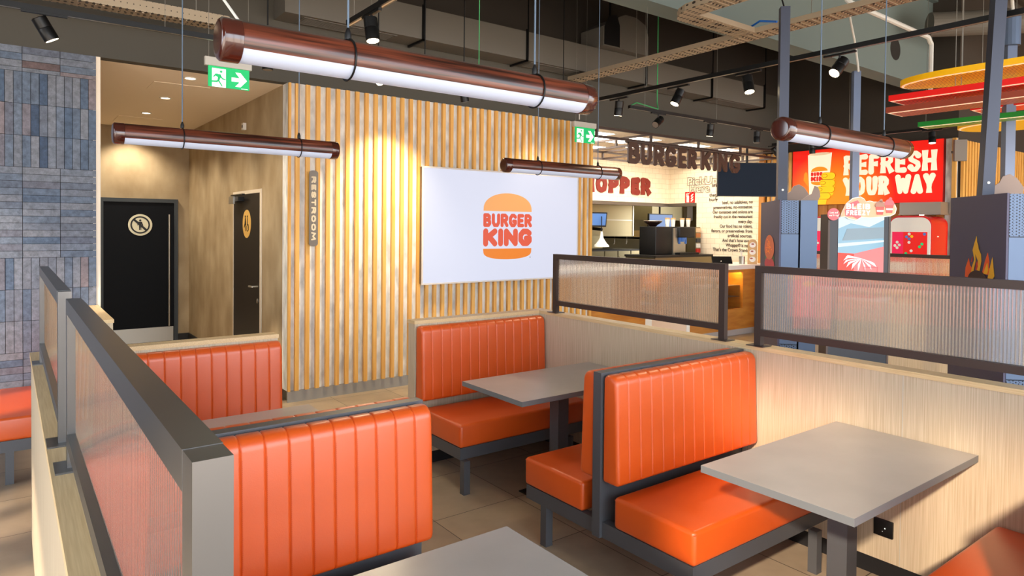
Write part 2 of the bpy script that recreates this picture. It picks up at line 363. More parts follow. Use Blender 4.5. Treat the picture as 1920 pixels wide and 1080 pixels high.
def letter(mb, ch, x, z, wd, ht, r, P, flare=0, t=.02):
    """P = (origin, ex, ez, nrm)"""
    o, ex, ez, nr = P
    kk = [0]
    def tt():
        kk[0] += 1; return t*(1+.012*kk[0])
    for st in GL[ch][1]:
        q = [(x+r+a*(wd-2*r), z+r+b*(ht-2*r)) for a, b in st]
        for i, (a, b) in enumerate(zip(q, q[1:])):
            dx, dz = b[0]-a[0], b[1]-a[1]; L = math.hypot(dx, dz) or 1e-6; nx, nz = -dz/L, dx/L
            ra = r*(1+flare if i == 0 else 1); rb = r*(1+flare if i == len(q)-2 else 1)
            if flare and len(q) == 2: 
                mx, mz = (a[0]+b[0])/2, (a[1]+b[1])/2; e = r*.9
                a2 = (a[0]-dx/L*e, a[1]-dz/L*e); b2 = (b[0]+dx/L*e, b[1]+dz/L*e)
                mb.prism([(a2[0]+nx*ra, a2[1]+nz*ra), (mx+nx*r*.92, mz+nz*r*.92), (b2[0]+nx*rb, b2[1]+nz*rb), (b2[0]-nx*rb, b2[1]-nz*rb), (mx-nx*r*.92, mz-nz*r*.92), (a2[0]-nx*ra, a2[1]-nz*ra)], o, ex, ez, nr, tt())
            else:
                mb.prism([(a[0]+nx*ra, a[1]+nz*ra), (b[0]+nx*rb, b[1]+nz*rb), (b[0]-nx*rb, b[1]-nz*rb), (a[0]-nx*ra, a[1]-nz*ra)], o, ex, ez, nr, tt())
        for i, p in enumerate(q):
            if flare and len(q) == 2: continue
            rr = r*(1+flare) if (flare and i in (0, len(q)-1)) else r
            mb.prism(circ(rr, 16, p), o, ex, ez, nr, tt())
def word(mb, txt, x, z, ht, width, r, P, gap=.12, flare=0, t=.02):
    tot = sum(GL[c][0]+gap for c in txt)-gap; k = width/tot
    for c in txt:
        letter(mb, c, x, z, GL[c][0]*k, ht, r, P, flare, t); x += (GL[c][0]+gap)*k
def text_mesh(body, size, m_, P, right=None, left=None, width=None, bold=0, t=.004, outline=0):
    """built-in font, laid on plane P; returns MB in world coordinates"""
    cu = bpy.data.curves.new('lettering', 'FONT'); cu.body = body; cu.size = size; cu.offset = bold
    if outline: cu.fill_mode = 'NONE'; cu.bevel_depth = outline; cu.bevel_resolution = 1
    ob = bpy.data.objects.new('lettering', cu); COL.objects.link(ob)
    dg = bpy.context.evaluated_depsgraph_get(); me = ob.evaluated_get(dg).to_mesh()
    vs = [v.co.copy() for v in me.vertices]; fs = [tuple(p.vertices) for p in me.polygons]
    ob.evaluated_get(dg).to_mesh_clear(); bpy.data.objects.remove(ob); bpy.data.curves.remove(cu)
    x0 = min(v.x for v in vs); x1 = max(v.x for v in vs); k = width/(x1-x0) if width else 1
    base = (right-(x1-x0)*k) if right is not None else left
    o, ex, ez, nr = map(Vector, P); mb = MB()
    mb.add([o+ex*(base+(v.x-x0)*k)+ez*v.y+nr*(t+v.z) for v in vs], fs); return mb

# ================================================================ SETTING
ZS = 3.2      # soffit height
YB = 6.73     # back wall plane
struct('floor', MB().box(-4, 15, -4, 11.8, -.1, 0), FLOOR)
c = MB().box(-4, 15, -4, 11.8, 5.45, 5.6)
y = -4
while y < 6.7:
    c.prism([(0, 0), (.06, -.10), (.16, -.10), (.22, 0)], (-4, y, 5.45), (0, 1, 0), (0, 0, 1), (1, 0, 0), 19); y += .34
struct('ceiling', c, ROOF)
# back wall: upper part above the soffit line
struct('wall_back', MB().box(-4, 11.1, YB, YB+.12, ZS, 4.14), WALLD)
struct('wall_back_upper', MB().box(-4, 11.1, YB, YB+.12, 4.14, 5.45), WALLB)  # darker brown from the duct top up to the ceiling
# brick clad part of the back wall
bk = MB().box(-4, .606, YB, YB+.12, 0, ZS)
struct('wall_back_brick_backing', bk, GROUT)
br = MB(); br.tone = []
def tile(x0, x1, z0, z1):
    if x1 > .608: x1 = .608
    if x1-x0 < .01: return
    if z1-z0 < .008: return
    d = random.uniform(.010, .015)
    n0 = len(br.f); br.box(x0+.0019, x1-.0019, YB-d, YB+.002, z0+.0016, z1-.0016)
    t = min(.99, max(.01, random.gauss(.5, .2))); br.tone += [t]*(len(br.f)-n0)
TW, TH = .2545, .0566
def hband(z0, z1):
    z = z1
    while z > z0+.004:
        za = max(z-TH, z0); x = .608
        while x > -2.2: tile(x-TW, x, za, z); x -= TW
        z = za
def vband(z0, z1):
    x = .608
    while x > -2.2: tile(x-TH, x, z0, z1); x -= TH
hband(2.997, 3.2)
for k in range(3): vband(2.997-.2555*(k+1), 2.997-.2555*k)
hband(1.495, 2.2305)
for k in range(3): vband(1.495-.2555*(k+1), 1.495-.2555*k)
hband(0, .7285)
struct('wall_back_brick', br, BRICK)
# corridor to the restrooms
struct('wall_corridor_left', MB().box(.50, .612, YB+.02, 11.3, 0, ZS), CLAY)
struct('trim_1', MB().box(.585, .64, YB-.004, YB+.06, 0, ZS), CREAM)
struct('wall_corridor_right', MB().box(2.236, 2.40, YB+.131, 7.55, 0, ZS).box(2.236, 2.40, 8.72, 11.3, 0, ZS).box(2.236, 2.40, 7.55, 8.72, 2.18, ZS), CLAY)
struct('wall_corridor_end', MB().box(.5, 2.4, 11.25, 11.4, 0, ZS), CLAY)
struct('ceiling_corridor', MB().box(.5, 2.4, YB+.12, 11.4, ZS, ZS+.1), CREAM)
struct('baseboard_corridor', MB().box(.612, 2.236, 11.235, 11.25, 0, .11).box(2.222, 2.236, 8.75, 11.25, 0, .11).box(2.222, 2.236, YB+.1, 7.5, 0, .11), PLINTH)
# kitchen block behind the counter
struct('ceiling_kitchen', MB().box(6.3, 11.0, YB+.12, 9.3, ZS, ZS+.1), CREAM)
struct('wall_kitchen_back', MB().box(6.3, 11.0, 9.15, 9.27, 2.30, ZS), KTX)
struct('wall_kitchen_side', MB().box(10.9, 11.02, 7.035, 8.44, 0, ZS).box(10.9, 11.02, 8.44, 9.15, 2.30, ZS), KTY)
struct('trim_2', MB().box(6.3, 10.9, 9.13, 9.28, 2.235, 2.30).box(10.885, 11.03, 8.44, 9.15, 2.235, 2.30), TAUPE)
struct('wall_kitchen_inner', MB().box(6.3, 14.2, 11.6, 11.7, 0, 2.9).box(14.1, 14.2, 8.4, 11.6, 0, 2.9).box(6.2, 6.3, 9.2, 11.6, 0, 2.9), STAIND)
struct('ceiling_kitchen_inner', MB().box(6.2, 14.2, 9.27, 11.7, 2.75, 2.85).box(11.02, 14.2, 8.4, 9.27, 2.75, 2.85), STAIND)
# right-hand wall
struct('wall_right', MB().box(10.95, 11.07, 3.90, YB+.30, 0, 5.45), WALLB)
struct('wall_right_return', MB().box(11.07, 14.9, 3.90, 4.02, 0, 5.45), WALLB)
struct('wall_far_right', MB().box(14.9, 15, -4, 4.02, 0, 5.45), OAKV)
# unseen facades for daylight; left wall and openings shaped to place sun patches
wf = MB()
for y0, y1, z0, z1 in ((-3.4, -1.2, .12, 5.15), (-1.1, 2.3, .12, 2.85), (2.6, 3.6, .12, 2.6), (3.7, 5.4, 2.3, 4.2)):
    for yy in (y0, (y0+y1)/2-.03, y1-.06): wf.box(-4.0, -3.88, yy, yy+.06, z0, z1)
    wf.box(-4.0, -3.88, y0, y1, z0-.05, z0).box(-4.0, -3.88, y0, y1, z1, z1+.05)
struct('window_1', wf, BLACK)
struct('wall_left', MB().box(-4.0, -3.9, -4, -3.4, 0, 5.45).box(-4.0, -3.9, -3.4, -1.2, 5.2, 5.45).box(-4.0, -3.9, -1.2, -1.1, 0, 5.45).box(-4.0, -3.9, -1.1, 2.3, 2.90, 5.45)
       .box(-4.0, -3.9, 2.3, 2.6, 0, 5.45).box(-4.0, -3.9, 2.6, 3.6, 2.65, 5.45).box(-4.0, -3.9, 3.6, 3.7, 0, 5.45).box(-4.0, -3.9, 3.7, 5.4, 0, 2.25).box(-4.0, -3.9, 3.7, 5.4, 4.25, 5.45).box(-4.0, -3.9, 5.4, YB, 0, 5.45), WALLD)
wf = MB(); wf.box(-4, 15, -4.0, -3.9, 4.35, 5.45).box(-4, 15, -4, -3.9, 0, .12)
for k in range(12): wf.box(-4+k*1.7, -3.92+k*1.7, -4, -3.88, .12, 4.35)
struct('window_2', wf, BLACK)

# slat cladding
def slats(name, label, x0, x1, z0, z1, first, pitch=.1062, wd=.040, base=True):
    t = thing(name, label, 'wall cladding', ((x0+x1)/2, YB-.02, 0))
    part(t, 'backing_panel', MB().box(x0, x1, YB-.022, YB+.13, z0, z1), CONC)
    s = MB().box(x0, x0+.022, YB-.058, YB-.022, z0, z1-.004); x = first
    while x < x1-.01:
        s.box(x, x+wd, YB-.058, YB-.022, z0, z1-.004); x += pitch
    part(t, 'slats', s, OAKS)
    if base: part(t, 'skirting_tile', MB().box(x0, x1, YB-.035, YB-.021, 0, z0+.0), mat('skirting_stone', lin(150, 144, 136), .5))
    return t
slats('slat_wall_cladding', 'wall of vertical oak slats over pale concrete panels beside the corridor', 2.236, 6.375, .115, ZS, 2.304)

# ================================================================ BOOTHS
PX = 3.577       # face of the right-hand partition
def backrest_mesh(x0, x1, yb, sgn, z0, z1, th=.098, n=14):
    """padded back with vertical channels; sgn = which way it faces along y"""
    prof = []
    def arc(cx, cz, r, a0, a1, k=5):
        for i in range(k+1):
            a = math.radians(a0+(a1-a0)*i/k); prof.append((cx+r*math.cos(a), cz+r*math.sin(a)))
    prof.append((0, z0)); prof.append((th*.5, z0)); arc(th-.022, z0+.022, .022, -90, 0, 4)
    for f in (.2, .4, .6, .8): prof.append((th-.016*f, z0+.022+(z1-.06-z0-.022)*f))
    R = .048; arc(th-.018-R, z1-R, R, 0, 90, 7); prof.append((.01, z1)); prof.append((0, z1-.008))
    K = len(prof); cxm = th*.45; czm = (z0+z1)/2
    xs = []
    pw = (x1-x0)/n
    for i in range(n):
        for f in (0, .018, .04, .07, .12, .28, .5, .72, .88, .93, .96, .982): xs.append(x0+(i+f)*pw)
    xs.append(x1)
    for e in (.003, .008, .015): xs += [x0+e, x1-e]
    xs = sorted(set(round(v, 5) for v in xs)); V = []
    rr = .02
    for x in xs:
        ph = ((x-x0)/pw) % 1; ph = min(ph, 1-ph); near_end = min(x-x0, x1-x)
        g = .0042*math.exp(-(ph*pw/.0028)**2)+.0007*(1-2*ph)**2 if near_end > .01 else .0007
        e = rr-math.sqrt(max(0, rr*rr-(rr-near_end)**2)) if near_end < rr else 0
        for d, z in prof:
            front = min(1, d/(th*.6)) if d > 0 else 0
            dd = d-g*front-(e*front); zz = z
            if z > z1-.06: zz = z-g*max(0, (z-(z1-.06))/.06)*.8
            zz = zz-(e if z > czm else -e)*(1 if abs(z-czm) > (z1-z0)*.3 else 0)
            V.append((x, yb+sgn*max(dd, 0), zz))
    F = []
    for i in range(len(xs)-1):
        for k in range(K):
            a, b = i*K+k, i*K+(k+1) % K; F.append((a, b, b+K, a+K) if sgn > 0 else (a, a+K, b+K, b))
    F.append(tuple(range(K))[::-1] if sgn > 0 else tuple(range(K))); F.append(tuple(range((len(xs)-1)*K, len(xs)*K)) if sgn > 0 else tuple(range((len(xs)-1)*K, len(xs)*K))[::-1])
    mb = MB(); mb.add(V, F); mb.smooth = True; return mb
def stitch_mesh(x0, x1, yb, sgn, z0, z1, th=.098, n=14):
    mb = MB(); pw = (x1-x0)/n
    for i in range(1, n):
        x = x0+i*pw+.0055; z = z0+.035
        while z < z1-.07:
            f = (z-z0)/(z1-z0); y_ = yb+sgn*(th-.016*f-.0006)
            mb.box(x-.0007, x+.0007, y_-.0007, y_+.0012 if sgn > 0 else y_-.0012, z, z+.0035); z += .0072
    return mb
def seat_mesh(x0, x1, ya, yb_, z0, z1):
    mb = MB().rbox(x0, x1, min(ya, yb_), max(ya, yb_), z0, z1, .022, 4); mb.smooth = True; return mb
def piping(x0, x1, ya, yb_, z):
    mb = MB(); e = .003
    mb.path([(x0+.006, yb_, z), (x0+.006, ya, z), (x1, ya, z)], .0022, 6); mb.smooth = True; return mb
def half(t, x0, x1, sp, s, legs, name_i=0, depth=.60, stitch=False):
    """one upholstered side: sp = y of the spine face, s = direction"""
    yf = sp+s*(depth-.027); 
    part(t, 'backrest', backrest_mesh(x0+.012, x1-.004, sp+s*.014, s, .505, 1.048), LEATHER)
    if stitch: part(t, 'stitching', stitch_mesh(x0+.012, x1-.004, sp+s*.014, s, .505, 1.048), SEAM, kind='stuff')
    st = part(t, 'seat', seat_mesh(x0+.010, x1-.002, sp+s*.085, yf, .300, .458), LEATHER)
    part(st, 'piping', piping(x0+.010, x1-.01, yf-s*.0035, sp+s*.09, .442), LEATHER)
    f = MB(); b = .045
    f.box(x0+.018, x0+.018+b, sp, yf-s*.012, .222, .300).box(x0+.018+b, x1-.01, yf-s*.012, yf-s*(.012+b), .222, .300)
    f.box(x1-.01-b, x1-.01, sp, yf-s*(.012+b), .222, .300).box(x0+.018+b, x1-.01-b, sp+s*.04, sp+s*.08, .24, .300)
    part(t, 'seat_frame', f, STEEL)
    for lx, ly in legs:
        part(t, 'leg', MB().box(lx, lx+.048, ly, ly+s*.048, .006, .222).box(lx-.001, lx+.049, ly-s*.001, ly+s*.049, 0, .006), STEEL)
def double_booth(x0, x1, yc, label, group=None, name='double_booth_bench', stitch=False):
    t = thing(name, label, 'bench', (x0, yc, 0), group)
    f = MB().box(x0, x0+.05, yc-.027, yc+.027, .222, 1.054).box(x0+.05, x1, yc-.027, yc+.027, 1.012, 1.054).box(x0+.05, x1, yc-.026, yc+.026, .235, 1.012)
    part(t, 'spine_frame', f, STEEL)
    half(t, x0, x1, yc-.027, -1, [(x0+.018, yc-.589), (x1-.24, yc-.589)], stitch=stitch)
    half(t, x0, x1, yc+.027, 1, [(x0+.018, yc+.41), (x1-.24, yc+.41)])
    return t
def single_booth(x0, x1, yp, label, group=None):
    t = thing('booth_bench', label, 'bench', (x0, yp, 0), group)
    half(t, x0, x1, yp-.001, -1, [(x0+.018, yp-.613), (x1-.24, yp-.613)], depth=.65)
    return t
double_booth(2.373, PX-.002, 2.432, 'orange channelled double booth bench between the two right-hand tables')
double_booth(2.373, PX-.002, .489, 'orange seat corner of the bench at the bottom right corner, in shadow')
double_booth(.20, 1.389, 2.487, 'orange stitched double booth bench in the foreground, against the left glazed partition', stitch=True)
single_booth(2.394, PX-.002, 4.375, 'orange booth bench in the far right corner, below the wall screen')
single_booth(.20, 1.386, 4.321, 'orange booth bench at the far left, backed by the wooden partition near the doors')

def divider(name, label, boxes, caps, plinth, seams=()):
    t = thing(name, label, 'partition', (boxes[0][0], boxes[0][2], 0))
    p = MB()
    for b in boxes: p.box(*b)
    part(t, 'panel', p, ASH)
    q = MB()
    for b in caps: q.box(*b)
    part(t, 'cap', q, ASHC)
    r = MB()
    for b in plinth: r.box(*b)
    part(t, 'plinth', r, PLINTH)
    if seams:
        s = MB()
        for b in seams: s.box(*b)
        part(t, 'panel_seam', s, mat('pale_joint', lin(190, 184, 172), .5))
    return t
ZC, ZL = 1.084, 1.059
divider('booth_partition', 'pale wooden half-height partition on the right, L-shaped, carrying the two glazed screens',
    [(PX+.006, PX+.10, -1.4, 4.375, .09, ZL), (2.400, PX+.10, 4.375, 4.475, .09, ZL)],
    [(PX, PX+.106, -1.4, 4.369, ZL, ZC), (2.394, PX+.106, 4.369, 4.481, ZL, ZC)],
    [(PX+.014, PX+.095, -1.4, 4.375, 0, .09), (2.41, PX+.095, 4.383, 4.47, 0, .09)],
    [(PX+.0045, PX+.006, 1.497, 1.500, .09, ZL), (PX+.0045, PX+.006, 2.442, 2.445, .09, ZL)])
divider('booth_partition', 'pale wooden half-height partition on the left, carrying the two screens seen edge-on',
    [(.100, .196, -1.4, 4.321, .09, ZL), (.100, 1.380, 4.321, 4.415, .09, ZL)],
    [(.094, .199, -1.4, 4.315, ZL, ZC), (.094, 1.386, 4.315, 4.421, ZL, ZC)],
    [(.108, .190, -1.4, 4.32, 0, .09), (.108, 1.375, 4.329, 4.41, 0, .09)])
divider('stub_partition', 'short wooden partition standing between the brick wall corner and the no-entry door',
    [(.546, .612, 5.63, YB-.03, .09, ZL)], [(.540, .618, 5.624, YB-.03, ZL, ZC)], [(.552, .606, 5.64, YB-.03, 0, .09)])

# glazed screens on the partitions
def fluted(x, y0, y1, z0, z1, pitch=.0145, amp=.0030, th=.006):
    n = int(round((y1-y0)/pitch)); seg = 6; mb = MB(); V = []; N = n*seg+1
    for side in (-1, 1):
        for i in range(N):
            y = y0+(y1-y0)*i/(N-1); h = amp*abs(math.sin(math.pi*i/seg)) if side > 0 else 0
            for z in (z0, z1): V.append((x+side*(th/2+h), y, z))
    F = []
    for i in range(N-1):
        a = 2*i; F.append((a, a+1, a+3, a+2)); b = 2*N+2*i; F.append((b, b+2, b+3, b+1))
    F.append((0, 2*N, 2*N+1, 1)); e = 2*(N-1); F.append((e, e+1, 2*N+e+1, 2*N+e))
    F.append(tuple([2*i for i in range(N)]+[2*N+2*i for i in range(N)][::-1])); F.append(tuple(([2*i+1 for i in range(N)]+[2*N+2*i+1 for i in range(N)][::-1])[::-1]))
    mb.add(V, F); mb.smooth = True; return mb
def screen(x, y0, y1, m_, label, wd=.036, zt=1.564, zc=ZC):
    t = thing('glazed_screen', label, 'screen', (x+wd/2, (y0+y1)/2, zc))
    for a, b in ((y0, y0+.042), (y1-.042, y1)):
        p = part(t, 'post', MB().box(x, x+wd, a, b, zc+.004, zt), m_)
        part(p, 'foot_plate', MB().box(x-.03, x+wd+.03, a-.035, b+.035, zc, zc+.005), m_)
    part(t, 'top_rail', MB().box(x-.0005, x+wd+.0005, y0+.042, y1-.042, zt-.040, zt+.0005), m_)
    part(t, 'bottom_rail', MB().box(x-.0005, x+wd+.0005, y0+.042, y1-.042, zc+.062, zc+.100), m_)
    part(t, 'fluted_panel', fluted(x+wd/2+.004, y0+.044, y1-.044, zc+.101, zt-.041), GLASS)
    return t
screen(PX+.008, 2.553, 4.208, BRONZE, 'bronze-framed fluted screen on the right partition, the farther one in front of the counter')
screen(PX+.008, .62, 2.342, BRONZE, 'bronze-framed fluted screen on the right partition, the nearer one running out of frame')
screen(.133, .655, 2.295, DARKFRAME, 'big grey-framed fluted screen in the left foreground')
screen(.126, 2.528, 4.079, DARKFRAME, 'grey-framed fluted screen at the far end of the left partition, beside the brick wall')

# tables
def table(x0, x1, y0, y1, label):
    xm = (x0+x1)/2; ym = (y0+y1)/2
    t = thing('booth_table', label, 'table', (xm, ym, 0), 'grey booth tables')
    tp = MB().box(x0, x1, y0, y1, .7195, .75)
    part(t, 'tabletop', tp, TABLE)
    part(t, 'edge_band', MB().box(x0-.0012, x0, y0-.0012, y1+.0012, .7195, .7495).box(x1, x1+.0012, y0-.0012, y1+.0012, .7195, .7495).box(x0, x1, y0-.0012, y0, .7195, .7495).box(x0, x1, y1, y1+.0012, .7195, .7495), TEDGE)
    part(t, 'column', MB().box(xm-.045, xm+.045, ym-.045, ym+.045, .010, .712), STEEL)
    part(t, 'bracket', MB().box(xm-.30, xm+.30, ym-.03, ym+.03, .712, .7195), BLACK)
    part(t, 'base_plate', MB().rbox(xm-.25, xm+.25, ym-.20, ym+.12, 0, .010, .004, 2), BLACK)
    return t
table(2.418, PX-.004, 1.165, 1.828, 'large grey booth table in the right foreground against the partition')
table(2.426, PX-.004, 3.114, 3.764, 'grey booth table in the middle distance in front of the far right bench')
table(.21, 1.373, 1.180, 1.842, 'grey booth table cut off by the bottom edge, in front of the stitched bench')
table(.21, 1.385, 3.120, 3.782, 'grey booth table mostly hidden behind the foreground bench, on the left side')

# socket
t = thing('wall_socket', 'black double socket on the wooden partition under the large table', 'socket', (PX, 1.575, .22))
part(t, 'plate', MB().rbox(PX-.010, PX+.0058, 1.528, 1.622, .22, .305, .003, 2), BLACKPL)
part(t, 'indicator', MB().box(PX-.0115, PX-.010, 1.562, 1.567, .262, .267).box(PX-.0115, PX-.010, 1.575, 1.578, .245, .248), SIGNW)

# bench against the brick wall
t = thing('wall_bench', 'bright orange bench in front of the brick wall at the left edge', 'bench', (-.06, 5.65, 0))
part(t, 'seat', seat_mesh(-.06, .44, 5.65, 6.70, .30, .458), LEATHER)
f = MB().box(-.045, .43, 5.662, 5.71, .222, .30).box(-.045, 0, 5.71, 6.66, .222, .30).box(.385, .43, 5.71, 6.66, .222, .30)
part(t, 'seat_frame', f, STEEL)
for lx in (-.016, .36):
    for ly in (5.665, 6.60): part(t, 'leg', MB().box(lx, lx+.048, ly, ly+.048, 0, .222), STEEL)
part(t, 'backrest', MB().rbox(.44, .535, 5.65, 6.70, .50, 1.04, .02, 3), LEATHER)

# ================================================================ DOORS
def dlab(t): return t
d = thing('door_1', None, None, (1.53, 11.25, 0), kind='structure')
part(d, 'door_leaf', MB().box(1.10, 2.02, 11.215, 11.245, .01, 2.10), DOORN)
part(d, 'door_frame', MB().box(1.045, 1.10, 11.20, 11.25, 0, 2.155).box(2.02, 2.072, 11.20, 11.25, 0, 2.155).box(1.10, 2.02, 11.20, 11.25, 2.10, 2.155), mat('dark_frame', lin(50, 56, 62), .5))
part(d, 'kick_plate', MB().box(1.11, 2.01, 11.208, 11.2145, .02, .235), STAIN)
h = part(d, 'pull_handle', MB().tube((1.945, 11.16, .25), (1.945, 11.16, 1.925), .012), STAIN)
part(h, 'handle_mount', MB().tube((1.945, 11.16, .45), (1.945, 11.215, .45), .008).tube((1.945, 11.16, 1.70), (1.945, 11.215, 1.70), .008), STAIN)
P1 = ((1.567, 11.213, 1.765), (1, 0, 0), (0, 0, 1), (0, -1, 0))
sg = part(d, 'door_sign', MB().prism(circ(.158, 40), *P1, .003), GOLD)
s = MB()
P2 = ((1.567, 11.2095, 1.765),)+P1[1:]
for i in range(40):
    a0, a1 = 2*math.pi*i/40, 2*math.pi*(i+1)/40
    s.prism([(.128*math.cos(a0), .128*math.sin(a0)), (.128*math.cos(a1), .128*math.sin(a1)), (.107*math.cos(a1), .107*math.sin(a1)), (.107*math.cos(a0), .107*math.sin(a0))], *P2, .002)
s.prism([(-.092, .068), (-.070, .088), (.092, -.068), (.070, -.088)], *P2, .002)
s.prism(circ(.015, 14, (0, .066)), *P2, .002)
s.prism([(-.022, .046), (.022, .046), (.04, -.006), (.03, -.01), (.018, .012), (.012, -.075), (.002, -.075), (0, -.02), (-.006, -.075), (-.016, -.075), (-.016, .02), (-.03, -.008), (-.040, -.004)], *P2, .0018)
part(sg, 'pictogram', s, BLACKPL)

d = thing('door_2', None, None, (2.236, 8.1, 0), kind='structure')
part(d, 'door_leaf', MB().box(2.236, 2.272, 7.60, 8.70, .01, 2.14), DOORB)
part(d, 'door_frame', MB().box(2.226, 2.28, 7.55, 7.60, 0, 2.18).box(2.232, 2.28, 8.70, 8.72, 0, 2.18).box(2.232, 2.28, 7.60, 8.70, 2.14, 2.18), mat('pale_door_frame', lin(208, 196, 178), .5))
part(d, 'door_closer', MB().box(2.17, 2.236, 8.25, 8.60, 2.06, 2.11).box(2.16, 2.19, 8.05, 8.55, 2.125, 2.14), BLACK)
part(d, 'closer_cover', MB().box(2.15, 2.17, 8.40, 8.60, 2.03, 2.12), STAIN)
h = part(d, 'handle', MB().tube((2.236, 7.70, 1.09), (2.18, 7.70, 1.09), .011).tube((2.18, 7.70, 1.09), (2.18, 7.84, 1.085), .011), STAIN)
part(d, 'lock_rose', MB().tube((2.236, 7.70, .93), (2.228, 7.70, .93), .026), STAIN)
P1 = ((2.236, 8.13, 1.792), (0, -1, 0), (0, 0, 1), (-1, 0, 0))
sg = part(d, 'door_sign', MB().prism(circ(.165, 36), *P1, .003), GOLD2)
P2 = ((2.232, 8.13, 1.792),)+P1[1:]; s = MB()
s.prism(circ(.014, 12, (-.05, .085)), *P2, .002).prism([(-.06, .066), (-.035, .066), (-.015, -.02), (-.035, -.02), (-.035, -.085), (-.048, -.085), (-.05, -.01), (-.075, -.02), (-.085, -.045), (-.10, -.045), (-.10, -.03), (-.075, .0)], *P2, .002)
s.prism(circ(.014, 12, (.035, .085)), *P2, .002).prism([(.028, .066), (.044, .066), (.046, .0), (.075, -.005), (.085, -.07), (.07, -.075), (.062, -.02), (.028, -.02)], *P2, .002)
for i in range(10):
    a0, a1 = math.radians(150+24*i), math.radians(174+24*i)
    s.prism([(.04+.045*math.cos(a0), -.045+.045*math.sin(a0)), (.04+.045*math.cos(a1), -.045+.045*math.sin(a1)), (.04+.035*math.cos(a1), -.045+.035*math.sin(a1)), (.04+.035*math.cos(a0), -.045+.035*math.sin(a0))], *P2, .002)
part(sg, 'pictogram', s, BLACKPL)
t = thing('motion_sensor', 'small white sensor high on the corridor wall', 'sensor', (2.236, 8.2, 2.93))
part(t, 'housing', MB().box(2.20, 2.236, 8.165, 8.235, 2.89, 2.97), WHITE); part(t, 'lens', MB().box(2.197, 2.20, 8.185, 8.215, 2.915, 2.945), BLACKPL)
dl = None
for i, yy in enumerate((7.12, 8.41, 9.70, 11.0)):
    nm = ['nearest of the four recessed ceiling lights in the corridor', 'second nearest of the four recessed corridor ceiling lights', 'third nearest of the four recessed corridor ceiling lights', 'farthest of the four recessed corridor ceiling lights, above the dark door'][i]
    if dl is None:
        dl = thing('recessed_downlight', nm, 'ceiling light', (1.425, 7.12, ZS), 'corridor downlights')
        part(dl, 'trim_ring', MB().torus((1.425, 7.12, ZS-.002), (0, 0, 1), .052, .008), WHITE)
        part(dl, 'bulb', MB().tube((1.425, 7.12, ZS-.004), (1.425, 7.12, ZS+.001), .046), LAMPW)
    else: dup(dl, (0, yy-7.12, 0), nm)
    ld = bpy.data.lights.new('corridor_lamp', 'SPOT'); lo = bpy.data.objects.new('corridor_lamp', ld); COL.objects.link(lo)
    ld.energy = 120; ld.color = (1, .87, .68); ld.spot_size = math.radians(125); ld.spot_blend = .8; ld.shadow_soft_size = .04; lo.location = (1.425, yy-(.12 if i == 3 else 0), ZS-.03)
for k, (y0, y1, lb) in enumerate(((7.50, 7.95, 'flush access hatch in the corridor ceiling, the nearer one'), (10.17, 10.80, 'flush access hatch in the corridor ceiling, the farther one'))):
    solo('access_hatch', MB().box(1.17, 1.69, y0, y1, ZS-.004, ZS+.001), CREAM, lb, 'hatch', 'corridor hatches')

# ================================================================ WALL SCREEN
t = thing('wall_screen', 'large white screen with a burger logo on the slat wall', 'screen', (4.87, 6.67, 1.12))
part(t, 'casing', MB().box(3.71, 6.04, 6.605, 6.669, 1.135, 2.45), TAUPE)
part(t, 'bezel', MB().box(3.697, 3.715, 6.594, 6.606, 1.125, 2.458).box(6.033, 6.050, 6.594, 6.606, 1.125, 2.458).box(3.715, 6.033, 6.594, 6.606, 2.440, 2.458).box(3.715, 6.033, 6.594, 6.606, 1.125, 1.142), mat('screen_bezel', lin(206, 196, 188), .4))
part(t, 'display', MB().box(3.715, 6.033, 6.598, 6.606, 1.142, 2.440), SCREENW)
PS = ((4.53, 6.598, 0), (1, 0, 0), (0, 0, 1), (0, -1, 0))
dome = [(0, 1.975)]
for i in range(25):
    a = math.pi*(1-i/24); dome.append((.365+.365*math.cos(a), 1.99+.205*math.sin(a)**.85))
dome.append((.73, 1.975))
part(t, 'logo_top_bun', MB().prism(dome, *PS, .002), LOGO_O)
bun = [(.0, 1.522)]+[(.365+.365*math.cos(math.pi+math.pi*i/24), 1.505-.115*abs(math.sin(math.pi*i/24))**.6) for i in range(25)]+[(.73, 1.522)]
part(t, 'logo_bottom_bun', MB().prism(bun, *PS, .002), LOGO_D)
wm = MB(); word(wm, 'BURGER', -.002, 1.782, .165, .738, .0225, PS, .05, t=.002); word(wm, 'KING', -.002, 1.548, .218, .738, .036, PS, .04, t=.002)
part(t, 'logo_words', wm, LOGO_R)
part(t, 'registered_mark', MB().prism(circ(.007, 12, (.712, 1.41)), *PS, .002), BRONZE)

# restroom sign
t = thing('restroom_sign', 'tall grey rounded RESTROOM sign with cut-out letters on the slat wall', 'sign', (2.475, 6.67, 1.57))
p = [(2.427+.048+.046*math.cos(math.pi*i/8), 2.31+.026*math.sin(math.pi*i/8)) for i in range(9)]+[(2.427+.048-.046*math.cos(math.pi*i/8), 1.595-.026*math.sin(math.pi*i/8)) for i in range(9)]
part(t, 'plate', MB().prism(p, (0, 6.640, 0), (1, 0, 0), (0, 0, 1), (0, -1, 0), .006), TAUPE)
sp = MB(); word(sp, 'RESTROOM', 0, 0, .050, .645, .0078, ((2.450, 6.634, 2.275), (0, 0, -1), (1, 0, 0), (0, -1, 0)), .16, t=.0012)
part(t, 'letters', sp, mat('cut_out_letter', lin(214, 196, 164), .5))
part(t, 'spacer', MB().box(2.46, 2.49, 6.64, 6.669, 1.62, 1.66).box(2.46, 2.49, 6.64, 6.669, 2.24, 2.28), TAUPE)

